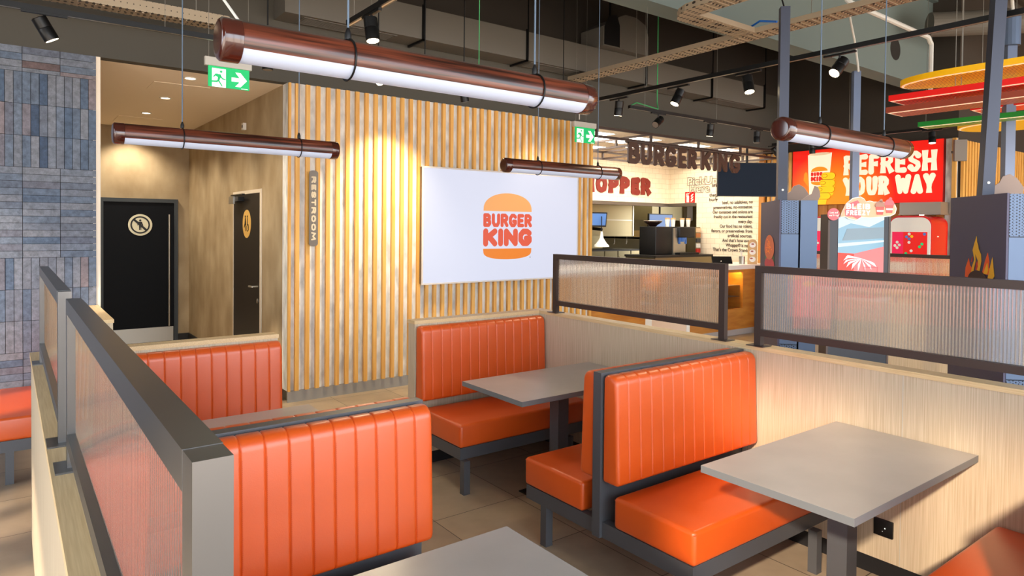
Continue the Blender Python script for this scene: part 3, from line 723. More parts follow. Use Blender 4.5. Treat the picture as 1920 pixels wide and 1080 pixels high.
# ================================================================ KITCHEN AND COUNTER
t = thing('service_counter', 'long oak service counter with white top below the hanging letters', 'counter', (6.5, 6.75, 0))
part(t, 'oak_front', MB().box(6.40, 7.56, 6.752, 6.80, .10, 1.11), OAKW)
part(t, 'oak_front', MB().box(8.59, 9.40, 6.752, 6.80, .10, 1.11).box(9.99, 10.82, 6.752, 6.80, .10, 1.11).box(9.40, 9.99, 6.752, 6.80, .10, .45).box(9.40, 9.99, 6.752, 6.80, 1.06, 1.11), OAKW)
part(t, 'pale_panel', MB().box(7.70, 8.51, 6.756, 6.80, .02, 1.11), mat('peach_panel', lin(226, 196, 168), .5))
part(t, 'white_post', MB().box(7.56, 7.70, 6.750, 6.80, 0, 1.11), WHITEC)
part(t, 'white_post', MB().box(8.51, 8.59, 6.750, 6.80, 0, 1.11), WHITEC)
part(t, 'worktop', MB().box(6.385, 10.83, 6.72, 7.42, 1.11, 1.18), WHITEC)
part(t, 'plinth', MB().box(6.40, 7.56, 6.765, 6.80, 0, .10).box(8.59, 10.82, 6.765, 6.80, 0, .10), mat('grey_plinth', lin(176, 168, 164), .5))
part(t, 'carcass', MB().box(6.40, 9.40, 6.80, 7.40, 0, 1.11).box(9.99, 10.82, 6.80, 7.40, 0, 1.11).box(9.40, 9.99, 7.12, 7.40, 0, 1.11).box(9.40, 9.99, 6.80, 7.12, 0, .45), OAKW)
gl = MB().box(9.41, 9.98, 6.81, 7.10, .64, .646).box(9.41, 9.98, 6.81, 7.10, .83, .836)
part(t, 'niche_shelf', gl, TAUPE)
part(t, 'niche_light_strip', MB().box(9.42, 9.97, 6.82, 6.84, 1.085, 1.10), mat('niche_glow', lin(255, 220, 120), .5, emit=(1, .72, .22, 1), es=90))
shelfn = ['bottom', 'middle', 'top']; toy = None
for k, z in enumerate((.45, .646, .836)):
    for j, x in enumerate((9.50, 9.66)):
        lb = 'small white display toy on the %s shelf of the counter niche, %s one' % (shelfn[k], ('left', 'right')[j])
        if toy is None:
            toy = thing('display_toy', lb, 'toy', (9.50, 6.86, .45), 'toys in the counter niche')
            part(toy, 'body', MB().revolve((9.50, 6.86, .45), (0, 0, 1), [(0, .02), (.03, .032), (.06, .022)], 12), WHITEC)
            part(toy, 'head', MB().revolve((9.50, 6.86, .51), (0, 0, 1), [(0, .008), (.012, .024), (.03, .026), (.045, .010)], 12), YEL)
        else: dup(toy, (x-9.50, 0, z-.45), lb)
# tablet, straw cup, easel poster on the counter
t = thing('order_tablet', 'black tablet leaning on the white counter', 'tablet', (9.78, 7.04, 1.18))
a = Vector((.80, -.60, 0)); b = Vector((.33, .44, .83))
part(t, 'screen_back', MB().obox(Vector((9.78, 7.04, 1.192))-a*.15, a*.34, b*.14, (-.008, -.010, .008)), BLACK)
part(t, 'stand', MB().obox(Vector((9.78, 7.04, 1.18))-a*.10, a*.22, Vector((.07, .09, 0)), (0, 0, .012)), BLACK)
part(t, 'camera_dot', MB().obox(Vector((9.78, 7.04, 1.215))-a*.012-Vector((.0, .0, -.01)), a*.012, b*.012, (-.012, -.014, .010)), MWHITE)
t = thing('straw_cup', 'steel cup of straws and napkins on the white counter', 'cup', (10.24, 6.95, 1.18))
part(t, 'cup', MB().tube((10.24, 6.95, 1.18), (10.24, 6.95, 1.315), .048, .052), STAIN)
sx = MB()
for i in range(9):
    dx, dy = random.uniform(-.025, .025), random.uniform(-.025, .025); sx.tube((10.24+dx*.4, 6.95+dy*.4, 1.25), (10.24+dx*1.5, 6.95+dy*1.5, 1.37+random.uniform(0, .05)), .005, n=6)
part(t, 'straws', sx, MWHITE)
t = thing('easel_poster', 'rounded standing card with three cups of ice cream on the counter', 'poster', (10.36, 6.85, 1.18))
PE = ((10.30, 6.88, 1.18), (.80, -.60, 0), (0, 0, 1), (-.60, -.80, 0))
pp = [(0, 0), (.165, 0), (.165, .36)]+[(.0825+.0825*math.cos(math.pi*i/10), .36+.075*math.sin(math.pi*i/10)) for i in range(1, 10)]+[(0, .36)]
part(t, 'card', MB().prism(pp, *PE, .004), mat('tan_card', lin(216, 176, 120), .5))
q = MB(); q2 = MB(); PE2 = ((10.30-.0024, 6.88-.0032, 1.18),)+PE[1:]
for k in range(3): q.prism(circ(.055, 18, (.085, .085+.125*k), 1, .85), *PE2, .003); q2.prism(circ(.020, 10, (.065+.01*k, .10+.125*k), 1.3, .7), (PE2[0][0]-.002, PE2[0][1]-.0026, 1.18), *PE2[1:], .003)
part(t, 'cup_picture', q, MWHITE); part(t, 'topping_picture', q2, mat('topping', lin(168, 92, 86), .5))
part(t, 'prop', MB().obox((10.40, 6.83, 1.18), (.012, -.009, 0), (.05, .07, 0), (0, 0, .30)), TAUPE)
# menu screen
t = thing('menu_screen', 'switched-off dark menu screen hanging behind the letter G', 'screen', (10.1, 6.8, 2.35))
PM = ((9.70, 7.10, 2.345), (.80, -.60, 0), (0, 0, 1), (-.60, -.80, 0))
part(t, 'panel', MB().prism([(0, 0), (1.01, 0), (1.01, .575), (0, .575)], *PM, .05), BLACKPL)
part(t, 'display', MB().prism([(.012, .012), (.998, .012), (.998, .563), (.012, .563)], (9.70-.03, 7.10-.04, 2.345), *PM[1:], .002), SCREENB)
part(t, 'hanger', MB().tube((10.12, 6.80, 2.90), (10.12, 6.80, 3.2), .02), BLACK)

# hanging frame and letters
t = thing('lattice_frame', 'brown metal lattice frame hanging above the counter', 'frame', (8.4, 6.65, 3.03))
s = MB(); h = .016
for yy in (6.65, 8.75):
    for zz in (3.155, 3.035): s.box(6.39, 10.83, yy-h, yy+h, zz-h, zz+h)
    for k in range(5): x = 6.42+1.095*k; s.box(x-h, x+h, yy-h, yy+h, 3.035+h, 3.155-h)
for k in range(5):
    x = 6.42+1.095*k
    for zz in (3.155, 3.035): s.box(x-h, x+h, 6.65+h, 8.75-h, zz-h+.001, zz+h-.001)
    for yy in (7.35, 8.05): s.box(x-h, x+h, yy-h, yy+h, 3.035+h, 3.155-h)
part(t, 'rails', s, BRONZE)
part(t, 'drop_rods', MB().box(6.42-.01, 6.42+.01, 6.64, 6.66, 3.155, 3.2).box(10.79, 10.81, 6.64, 6.66, 3.155, 3.2).box(6.41, 6.43, 8.74, 8.76, 3.155, 3.2).box(10.79, 10.81, 8.74, 8.76, 3.155, 3.2), BRONZE)
t = thing('hanging_letters', 'dark brown three-dimensional BURGER KING letters hanging above the counter', 'sign', (8.3, 6.60, 2.70))
xs = [6.992, 7.255, 7.527, 7.784, 8.074, 8.299, 8.621, 8.928, 9.051, 9.359]; ws = [.235, .225, .225, .235, .19, .21, .235, .09, .235, .265]
for ch, x, wd in zip('BURGERKING', xs, ws):
    mb = MB(); r = .037 if ch != 'I' else .040
    letter(mb, ch, x, 2.70, max(wd, 2*r+.001), .305, r, ((0, 6.62, 0), (1, 0, 0), (0, 0, 1), (0, -1, 0)), t=.025)
    part(t, 'letter', mb, BROWNL)
part(t, 'back_rail', MB().box(6.95, 9.66, 6.605, 6.63, 2.985, 3.010), BRONZE)

# words on the tiles
mb = MB(); word(mb, 'WHOPPER', 8.05, 2.452, .331, 2.28, .050, ((0, 9.148, 0), (1, 0, 0), (0, 0, 1), (0, -1, 0)), .14, flare=.25, t=.02)
solo('wall_lettering', mb, RUST, 'rust red WHOPPER lettering on the tiled kitchen wall', 'lettering')
LT = [('We', 2.594, None, 7.972, .10), ('that', 2.415, None, 8.03, .15), ('burgers', 2.328, None, 8.03, .33), ('O', 2.148, None, 7.94, .07),
      ('beef, no additives, no', 2.232-.09*1, 1350.8, None, None)]
def wall_text(body, z, right_y, width, left_y=None):
    P = ((10.895, 0, z), (0, -1, 0), (0, 0, 1), (-1, 0, 0))
    if left_y is not None: return text_mesh(body, .088, INK, P, left=-left_y, width=width, bold=.0016, t=.002)
    return text_mesh(body, .088, INK, P, right=-right_y, width=width, bold=.0016, t=.002)
LY = {1350.8: 7.86, 1331: 8.086}
lines = [('beef, no additives, no', .655), ('preservatives, no-nonsense.', .855), ('Our tomatoes and onions are', .87), ('freshly cut in the restaurant', .845), ('every day.', .30),
         ('Our food has no colors,', .70), ('flavors, or preservatives from', .895), ('artificial sources.', .525), ("And that's how every", .645), ('Whopper\u00ae is made.', .565), ("That's the Crown Standard", .855)]
tw = thing('wall_text', 'small dark right-aligned paragraph printed on the tiled side wall', 'lettering', (10.895, 7.6, 1.3))
for k, (b_, wd) in enumerate(lines):
    q = wall_text(b_, 2.262-.0895*k, 7.185, wd); part(tw, 'text_line', q, INK)
for b_, z, ly, wd in (('We', 2.60, 8.075, .11), ('that', 2.415, 8.14, .16), ('burg', 2.325, 8.14, .19), ('O', 2.375-.03, 8.0, .06)):
    if b_ == 'O': z = 2.352
    q = wall_text(b_, z, None, wd, left_y=ly) if b_ != 'O' else wall_text('C', 2.352-.0, None, .055, left_y=8.0); part(tw, 'text_line', q, INK)
q = text_mesh('PickUp', .20, OUTL, ((10.895, 0, 2.665), (0, -1, 0), (0, 0, 1), (-1, 0, 0)), left=-8.67, width=.73, outline=.005, bold=.010, t=.006)
q2 = text_mesh('Here', .20, OUTL, ((10.895, 0, 2.545), (0, -1, 0), (0, 0, 1), (-1, 0, 0)), left=-8.62, width=.50, outline=.005, bold=.010, t=.006)
q2.v = [(v[0], v[1], v[2]-.03) for v in q2.v]
q.add(q2.v, q2.f)
solo('outline_lettering', q, OUTL, 'outlined Pick Up Here lettering on the tiled side wall', 'lettering')
t = thing('fire_extinguisher_sign', 'small red fire extinguisher sign on the tiled side wall', 'sign', (10.9, 8.60, 2.31))
PF = ((10.898, 8.722, 2.305), (0, -1, 0), (0, 0, 1), (-1, 0, 0))
part(t, 'plate', MB().prism([(0, 0), (.24, 0), (.24, .22), (0, .22)], *PF, .004), RED)
q = MB(); PF2 = ((10.8935, 8.722, 2.305),)+PF[1:]
q.prism([(.04, .01), (.10, .01), (.10, .13), (.085, .15), (.055, .15), (.04, .13)], *PF2, .002).prism([(.06, .15), (.08, .15), (.08, .17), (.11, .185), (.105, .195), (.06, .185)], *PF2, .002).prism([(.03, .12), (.038, .12), (.05, .185), (.06, .20), (.05, .205), (.03, .17)], *PF2, .002)
for k in range(3):
    q.prism([(.14, .03+.05*k), (.16, .02+.05*k), (.20, .055+.05*k), (.21, .08+.05*k), (.17, .07+.05*k)], *PF2, .002)
part(t, 'pictogram', q, MWHITE)

# kitchen ceiling panels
kp = None
for k, (x0, x1, y0, y1, lb) in enumerate(((6.7, 7.3, 7.15, 7.45, 'small LED panel above the counter, leftmost'), (6.9, 8.2, 7.6, 7.9, 'long LED panel above the counter at the left'), (7.75, 8.35, 7.15, 7.45, 'LED panel above the letter U'),
        (9.0, 9.6, 7.15, 7.45, 'LED panel above the letter K'), (9.95, 10.5, 7.15, 7.45, 'rightmost LED panel above the counter'), (8.6, 9.9, 7.9, 8.2, 'long LED panel deeper in the kitchen'), (7.2, 8.4, 8.4, 8.7, 'LED panel near the tiled back wall'))):
    t = thing('ceiling_panel_light', lb, 'ceiling light', ((x0+x1)/2, (y0+y1)/2, ZS), 'kitchen ceiling panels')
    part(t, 'frame', MB().box(x0-.02, x0, y0-.02, y1+.02, ZS-.008, ZS).box(x1, x1+.02, y0-.02, y1+.02, ZS-.008, ZS).box(x0, x1, y0-.02, y0, ZS-.008, ZS).box(x0, x1, y1, y1+.02, ZS-.008, ZS), WHITE)
    part(t, 'diffuser', MB().box(x0, x1, y0, y1, ZS-.005, ZS), LAMPC)
ld = bpy.data.lights.new('kitchen_lamp', 'AREA'); lo = bpy.data.objects.new('kitchen_lamp', ld); COL.objects.link(lo); ld.shape = 'RECTANGLE'; ld.size = 3.6; ld.size_y = 1.3; ld.energy = 105; ld.color = (1, .90, .74); lo.location = (8.8, 8.0, ZS-.02)
ld = bpy.data.lights.new('back_kitchen_lamp', 'AREA'); lo = bpy.data.objects.new('back_kitchen_lamp', ld); COL.objects.link(lo); ld.size = 1.2; ld.energy = 34; ld.color = (1, .88, .62); lo.location = (11.2, 10.4, 2.73)
# kitchen equipment
t = thing('extractor_hood', 'steel kitchen hood block behind the counter opening', 'kitchen hood', (9.6, 9.5, 1.62))
part(t, 'left_body', MB().box(8.6, 10.24, 9.5, 10.4, 1.625, 2.74), STAIND); part(t, 'seam_strip', MB().box(10.215, 10.245, 9.49, 9.5, 1.63, 2.7).box(9.3, 10.2, 9.494, 9.5, 1.94, 1.955), STAIN)
hk = None
for x, lb in ((9.42, 'steel utensil hanging under the kitchen hood, left one'), (9.75, 'steel utensil hanging under the kitchen hood, middle one'), (10.1, 'steel utensil hanging under the kitchen hood, right one')):
    if hk is None:
        hk = thing('hanging_utensil', lb, 'utensil', (9.42, 9.55, 1.46), 'utensils under the hood')
        part(hk, 'hook', MB().tube((9.42, 9.55, 1.56), (9.42, 9.55, 1.625), .004, n=6), STAIN); part(hk, 'blade', MB().tube((9.42, 9.55, 1.50), (9.42, 9.55, 1.56), .012, .006, n=8).tube((9.40, 9.55, 1.46), (9.42, 9.55, 1.50), .010, n=6), STAIN)
    else: dup(hk, (x-9.42, 0, 0), lb)
t = thing('grill_station', 'dark steel grill station with hinged lids under the hood', 'grill', (9.6, 9.45, 0))
part(t, 'body', MB().box(8.7, 10.5, 9.45, 10.2, 0, 1.36), DARKK)
for k in range(4): part(t, 'lid', MB().box(9.0+.37*k, 9.34+.37*k, 9.425, 9.45, 1.10, 1.33).box(9.02+.37*k, 9.32+.37*k, 9.415, 9.425, 1.20, 1.22), STAIND)
t = thing('side_cabinet', 'open steel shelving unit right of the kitchen hood', 'cabinet', (10.6, 9.7, 0))
part(t, 'body', MB().box(10.75, 10.82, 9.6, 10.9, 0, 1.60).box(11.6, 11.67, 9.6, 10.9, 0, 1.60).box(10.75, 11.67, 9.6, 10.9, 1.56, 1.60).box(10.82, 11.6, 10.86, 10.9, 0, 1.56), STAIN)
part(t, 'upper_shelf', MB().box(10.82, 11.6, 9.62, 10.86, .8, .83), STAIN)
solo('wall_shelf', MB().box(10.35, 11.4, 11.2, 11.6, 2.04, 2.09), STAIN, 'thin steel shelf on the rear kitchen wall', 'shelf')
t = thing('duct_box', 'steel boxed duct in the upper right of the kitchen opening', 'duct', (12.0, 10.2, 2.0))
part(t, 'box', MB().box(11.6, 12.7, 10.2, 10.9, 1.98, 2.74), STAIND); part(t, 'flange', MB().box(12.7, 12.9, 10.1, 10.9, 1.98, 2.74), TAUPE)
def monitor(name, lb, o, ex, wd, ht, tilt, arm):
    t = thing(name, lb, 'monitor', o, 'kitchen monitors'); ex = Vector(ex); nz = Vector((-ex.y, ex.x, 0))*-1; up = Vector((0, 0, 1))*math.cos(tilt)-nz*math.sin(tilt)*-1
    nr = ex.cross(up)
    part(t, 'casing', MB().prism([(0, 0), (wd, 0), (wd, ht), (0, ht)], o, ex, up, nr, .04), BLACKPL)
    o2 = Vector(o)+nr*.041
    part(t, 'display', MB().prism([(.02, .03), (wd-.02, .03), (wd-.02, ht-.02), (.02, ht-.02)], o2, ex, up, nr, .001), BLUESC)
    part(t, 'arm', MB().tube(Vector(o)+ex*wd/2+up*ht*.5, Vector(o)+ex*wd/2+up*ht*.5+Vector(arm), .02, n=8), BLACK)
monitor('kitchen_monitor', 'tilted blue monitor at the left of the kitchen opening', (8.45, 9.05, 1.81), (.98, -.2, 0), .45, .27, .15, (0, .46, .05))
monitor('kitchen_monitor', 'blue monitor hanging behind the coffee machine', (10.80, 9.62, 1.80), (1, 0, 0), .76, .30, 0, (0, 0, .80))
t = thing('heat_lamp', 'white cone-shaped heat lamp at the left of the kitchen opening', 'lamp', (8.75, 8.9, 1.44))
part(t, 'shade', MB().revolve((8.75, 8.9, 1.44), (0, 0, 1), [(0, .14), (.03, .135), (.06, .10), (.16, .035), (.28, .018)], 20), MWHITE)
part(t, 'arm', MB().tube((8.75, 8.9, 1.72), (8.75, 8.9, 2.0), .008).tube((8.75, 8.9, 1.76), (8.75, 9.2, 1.78), .03, n=8), BLACK)
t = thing('back_counter', 'dark worktop carrying the coffee machine', 'counter', (9.9, 8.0, 0))
part(t, 'top', MB().box(9.2, 10.85, 8.0, 8.75, 1.26, 1.30), DARKK); part(t, 'body', MB().box(9.22, 10.84, 8.02, 8.74, 0, 1.26), STAIND)
t = thing('coffee_machine', 'black and steel coffee machine behind the counter', 'coffee machine', (9.42, 8.2, 1.30))
part(t, 'water_tank', MB().rbox(9.43, 9.90, 8.2, 8.6, 1.30, 1.822, .015), BLACKPL)
part(t, 'head', MB().rbox(10.0, 10.46, 8.12, 8.6, 1.62, 1.822, .02), BLACKPL)
part(t, 'frame', MB().box(9.90, 10.0, 8.18, 8.6, 1.30, 1.80).box(10.0, 10.40, 8.30, 8.6, 1.34, 1.62), STAIN)
part(t, 'nozzle', MB().tube((10.2, 8.22, 1.54), (10.2, 8.22, 1.62), .05, .07).box(10.10, 10.13, 8.2, 8.23, 1.50, 1.62).box(10.28, 10.31, 8.2, 8.23, 1.50, 1.62), BLUESC)
part(t, 'drip_tray', MB().box(9.95, 10.5, 8.06, 8.6, 1.30, 1.34).box(10.25, 10.42, 8.055, 8.06, 1.305, 1.33), BLACK)
t = thing('bean_hopper', 'dark bowl-shaped bean hopper on top of the coffee machine', 'hopper', (9.60, 8.42, 1.822))
part(t, 'bowl', MB().revolve((9.60, 8.42, 1.822), (0, 0, 1), [(0, .06), (.03, .09), (.08, .165), (.10, .17)], 24), mat('smoked_glass', lin(40, 24, 22), .15)); part(t, 'rim', MB().torus((9.60, 8.42, 1.925), (0, 0, 1), .166, .008), STAIN)
cp = None
for x, y, lb in ((9.84, 8.28, 'paper cup stack on the coffee machine, leftmost'), (9.98, 8.26, 'paper cup stack on the coffee machine, second from left'), (10.24, 8.26, 'paper cup stack on the coffee machine, third from left'), (10.42, 8.26, 'paper cup stack on the coffee machine, rightmost')):
    if cp is None:
        cp = thing('paper_cups', lb, 'cups', (9.84, 8.28, 1.822), 'cups on the coffee machine'); part(cp, 'cup', MB().revolve((9.84, 8.28, 1.822), (0, 0, 1), [(0, .032), (.12, .042), (.135, .044)], 14), MWHITE)
        part(cp, 'stacked_rims', MB().revolve((9.84, 8.28, 1.957), (0, 0, 1), [(0, .043), (.03, .046)], 14), mat('kraft', lin(214, 168, 116), .6))
    else: dup(cp, (x-9.84, y-8.28, 0), lb)
t = thing('sauce_bottle', 'amber bottle on the steel shelving unit', 'bottle', (10.85, 9.8, 1.60))
part(t, 'body', MB().revolve((10.85, 9.8, 1.60), (0, 0, 1), [(0, .055), (.03, .06), (.10, .045), (.13, .06), (.18, .05)], 16), TOWEL); part(t, 'cap', MB().tube((10.85, 9.8, 1.78), (10.85, 9.8, 1.81), .035), TOWEL)
solo('cardboard_box', MB().box(11.0, 11.45, 9.75, 10.2, 1.60, 1.74), mat('cardboard', lin(186, 160, 112), .7), 'plain cardboard box on the steel shelving unit', 'box')
t = thing('snack_rack', 'narrow rack of colourful packs beside the coffee machine', 'rack', (10.65, 8.4, 1.30))
part(t, 'frame', MB().box(10.70, 10.84, 8.30, 8.5, 1.30, 1.82), STAIND)
cols = [lin(210, 40, 30), lin(240, 240, 235), lin(60, 60, 64), lin(190, 120, 70), lin(230, 200, 160)]
for k in range(5): part(t, 'pack', MB().box(10.71, 10.83, 8.28, 8.30, 1.32+.10*k, 1.40+.10*k), mat('pack%d' % k, cols[k], .5))

# ================================================================ RIGHT WALL: BANNER, DRINKS
t = thing('lightbox_banner', 'red and orange lightbox banner with a hand holding a cup, above the drink machines', 'banner', (10.95, 5.2, 2.21))
B0 = Vector((10.95, 6.40, 2.21)); bx, bz, bn = (0, -1, 0), (0, 0, 1), (-1, 0, 0)
def L(k): return (10.872-.003*k, 6.40, 2.21)
part(t, 'box', MB().box(10.874, 10.948, 4.058, 6.402, 2.208, 3.134), mat('lightbox_edge', lin(150, 20, 14), .5))
pm = MB().prism([(0, 0), (2.34, 0), (2.34, .92), (0, .92)], (10.872, 6.40, 2.21), bx, bz, bn, .001)
ro = t['_r']; t['_r'] = [10.95, 5.2, 2.21]
part(t, 'poster_print', pm, REDP)
cupm = MB().prism([(.275, .84), (.489, .868), (.69, .855), (.661, .538), (.60, .06), (.36, .03), (.31, .166), (.286, .56)], L(1), bx, bz, bn, .001)
part(t, 'cup_picture', cupm, POSTW)
part(t, 'cup_rim', MB().prism(circ(.19, 28, (.484, .846), 1, .13), L(2), bx, bz, bn, .001), mat('rim_cream', lin(226, 200, 168), .5, emit=lin(226, 200, 168), es=.5))
part(t, 'cup_bun', MB().prism([(.337, .555)]+[(.48+.143*math.cos(math.pi*(1-i/14)), .56+.075*math.sin(math.pi*i/14)) for i in range(15)], L(2), bx, bz, bn, .001).prism([(.34, .385)]+[(.47+.135*math.cos(math.pi+math.pi*i/14), .38-.055*math.sin(math.pi*i/14)) for i in range(15)], L(2), bx, bz, bn, .001), POSTO)
q = MB(); PL = (L(2), bx, bz, bn); word(q, 'BURG', .334, .482, .064, .20, .0115, PL, .06, t=.001); word(q, 'KIN', .334, .392, .082, .23, .018, PL, .06, t=.001)
part(t, 'cup_words', q, POSTR)
def capsule(x0, z0, x1, z1, r, n=10):
    d = math.atan2(z1-z0, x1-x0); p = []
    p += [(x1+r*math.cos(d-math.pi/2+math.pi*i/n), z1+r*math.sin(d-math.pi/2+math.pi*i/n)) for i in range(n+1)]
    p += [(x0+r*math.cos(d+math.pi/2+math.pi*i/n), z0+r*math.sin(d+math.pi/2+math.pi*i/n)) for i in range(n+1)]; return p
fing = [(.575, .475, .70, .47, .055), (.545, .36, .70, .352, .054), (.49, .25, .695, .25, .052), (.46, .14, .63, .14, .050)]
part(t, 'thumb', MB().prism([(.205, .42), (.215, .53), (.24, .555), (.27, .54), (.283, .45), (.294, .30), (.26, .34)], L(2), bx, bz, bn, .001), POSTO)
q = MB(); ql = MB(); qn = MB()
q.prism([(.40, .0), (.60, .0), (.62, .09), (.72, .16), (.745, .30), (.74, .47), (.62, .50), (.60, .12), (.42, .09)], L(3), bx, bz, bn, .001)
part(t, 'hand', q, POSTY)
for k, f in enumerate(fing):
    ql.prism(capsule(f[0], f[1], f[2], f[3], f[4]+.004), L(4), bx, bz, bn, .001)
    part(t, 'finger', MB().prism(capsule(*f), L(5), bx, bz, bn, .001), POSTY)
    qn.prism(circ(.048, 18, (f[0]+.005, f[1]), 1, .62), L(6), bx, bz, bn, .001)
part(t, 'finger_outline', ql, LINE); part(t, 'nail_outline', qn, LINE)
qn = MB()
for k, f in enumerate(fing): qn.prism(circ(.043, 18, (f[0]+.005, f[1]), 1, .58), L(7), bx, bz, bn, .001)
part(t, 'nail', qn, POSTY)
q = MB(); word(q, 'REFRESH', .895, .463, .312, 1.36, .034, (L(2), bx, bz, bn), .10, flare=.28, t=.002); word(q, 'YOUR', .887, .130, .293, .71, .034, (L(2), bx, bz, bn), .10, flare=.24, t=.002); word(q, 'WAY', 1.69, .135, .290, .55, .034, (L(2), bx, bz, bn), .05, flare=.2, t=.002)
part(t, 'banner_words', q, POSTW)

t = thing('oak_wall_panelling', 'warm oak panelling below the red banner', 'wall panel', (10.94, 5.2, 0))
part(t, 'board', MB().box(10.93, 10.949, 4.06, 6.40, 0, 2.205), OAKV)
q = MB()
for k in range(14): q.box(10.905, 10.93, 4.15+.165*k, 4.20+.165*k, 0, 2.205)
part(t, 'slats', q, OAKV)
def wslat(name, lb, yy0, yy1, z1, first):
    t = thing(name, lb, 'wall cladding', (10.94, (yy0+yy1)/2, 0)); part(t, 'backing_panel', MB().box(10.93, 10.949, yy0, yy1, 0, z1), CONC)
    s = MB(); y = first
    while y < yy1-.045: s.box(10.890, 10.93, y, y+.05, 0, z1); y += .105
    part(t, 'slats', s, OAKS)
wslat('slat_cladding', 'narrow strip of oak slats left of the red banner', 6.41, 6.925, 3.13, 6.43)
wslat('slat_cladding', 'narrow oak and concrete strip right of the red banner', 3.902, 4.05, 3.13, 3.905)
solo('corner_post', MB().box(10.84, 10.899, 6.93, 7.03, 0, 3.13), OAKV, 'orange oak post where the tiled side wall ends', 'post', loc=(10.87, 6.98, 0))
t = thing('slat_cladding', 'oak slat wall turning away at the far right, beyond the banner', 'wall cladding', (12, 3.89, 0))
part(t, 'backing_panel', MB().box(11.07, 14.8, 3.875, 3.899, 0, 3.10), CONC); s = MB()
x = 10.98
while x < 13.6: s.box(x, x+.055, 3.835, 3.874, 0, 3.10); x += .105
part(t, 'slats', s, OAKS)
solo('timber_wall_cladding', MB().box(13.6, 14.8, 3.82, 3.874, 0, 3.10), OAKW, 'plain orange oak wall panel at the far right edge', 'wall panel')
# drinks counter with machines
t = thing('drinks_counter', 'counter under the red drink machines', 'counter', (10.4, 5.2, 0))
part(t, 'top', MB().box(10.20, 10.88, 3.92, 6.38, .90, .94), WHITEC); part(t, 'body', MB().box(10.26, 10.86, 3.95, 6.36, 0, .90), ASH)
def machine(y0, lb):
    t = thing('drink_machine', lb, 'drink machine', (10.3, y0, .94), 'red drink machines'); wd = .565; PMm = ((10.34, y0+wd, .94), (0, -1, 0), (0, 0, 1), (-1, 0, 0))
    def rr(x0, x1, z0, z1, r, rb=0): 
        p = [(x0, z0), (x1, z0)] if not rb else [(x0+rb, z0), (x1-rb, z0)]
        p += [(x1-r+r*math.cos(math.pi/2*i/8), z1-r+r*math.sin(math.pi/2*i/8)) for i in range(9)]+[(x0+r-r*math.sin(math.pi/2*i/8), z1-r+r*math.cos(math.pi/2*i/8)) for i in range(9)]; return p
    q = MB().prism(rr(0, wd, 0, 1.06, .13), (10.86, y0+wd, .94), (0, -1, 0), (0, 0, 1), (-1, 0, 0), .54); part(t, 'body', q, RED)
    part(t, 'front_bezel', MB().prism(rr(.012, wd-.012, .25, 1.035, .12), (10.318, y0+wd, .94), *PMm[1:], .012), MWHITE)
    part(t, 'touch_screen', MB().prism([(.05, .40), (wd-.05, .40), (wd-.05, .83), (.05, .83)], (10.3055, y0+wd, .94), *PMm[1:], .003), mat('screen_red', lin(206, 26, 20), .3, emit=lin(206, 26, 20), es=.5))
    part(t, 'screen_side_bar', MB().prism([(.05, .42), (.20, .42), (.20, .83), (.05, .83)], (10.302, y0+wd, .94), *PMm[1:], .002), mat('screen_crimson', lin(214, 22, 72), .3, emit=lin(214, 22, 72), es=.5))
    for nm, cc, pts in (('white_icon', MWHITE, [(.12, .60), (.15, .64), (.12, .68), (.09, .63), (.28, .80), (.28, .68), (.31, .56)]), ('green_icon', GREEN, [(.24, .52), (.285, .49), (.42, .62), (.45, .66), (.485, .455)]), ('blue_icon', BLUESC, [(.245, .76), (.48, .80), (.28, .73)]), ('yellow_icon', YEL, [(.315, .765)])):
        q = MB()
        for p in pts: part(t, nm, MB().prism(circ(.020, 14, p), (10.2995, y0+wd, .94), *PMm[1:], .002), cc)
    part(t, 'side_badge', MB().box(10.5, 10.55, y0-.003, y0, 1.70, 1.715), MWHITE)
machine(3.98, 'red and white drink machine under the right end of the banner')
machine(5.20, 'red and white drink machine partly hidden between the two kiosks')
t = thing('steel_hood', 'brushed steel hood above the right drink machine', 'hood', (10.7, 4.25, 2.02))
part(t, 'body', MB().box(10.60, 10.89, 3.98, 4.53, 2.03, 2.203), STAIN); part(t, 'lower_lip', MB().box(10.58, 10.89, 3.97, 4.54, 2.02, 2.03), STAIN)
part(t, 'lamp', MB().tube((10.66, 4.25, 2.012), (10.66, 4.25, 2.02), .03), LAMPW)
# far divider with glazed screens
divider('far_partition', 'pale wooden partition in front of the drink machines, seen beneath the screens', [(8.406, 8.50, 1.0, 5.18, .02, 1.02)], [(8.40, 8.506, 1.0, 5.18, 1.02, 1.045)], [(8.42, 8.49, 1.02, 5.16, 0, .02)])
screen(8.44, 2.2, 3.85, BRONZE, 'distant fluted screen right of the advertising kiosk', zt=1.512, zc=1.045)
screen(8.44, 3.90, 5.14, BRONZE, 'distant fluted screen left of the advertising kiosk', zt=1.512, zc=1.045)

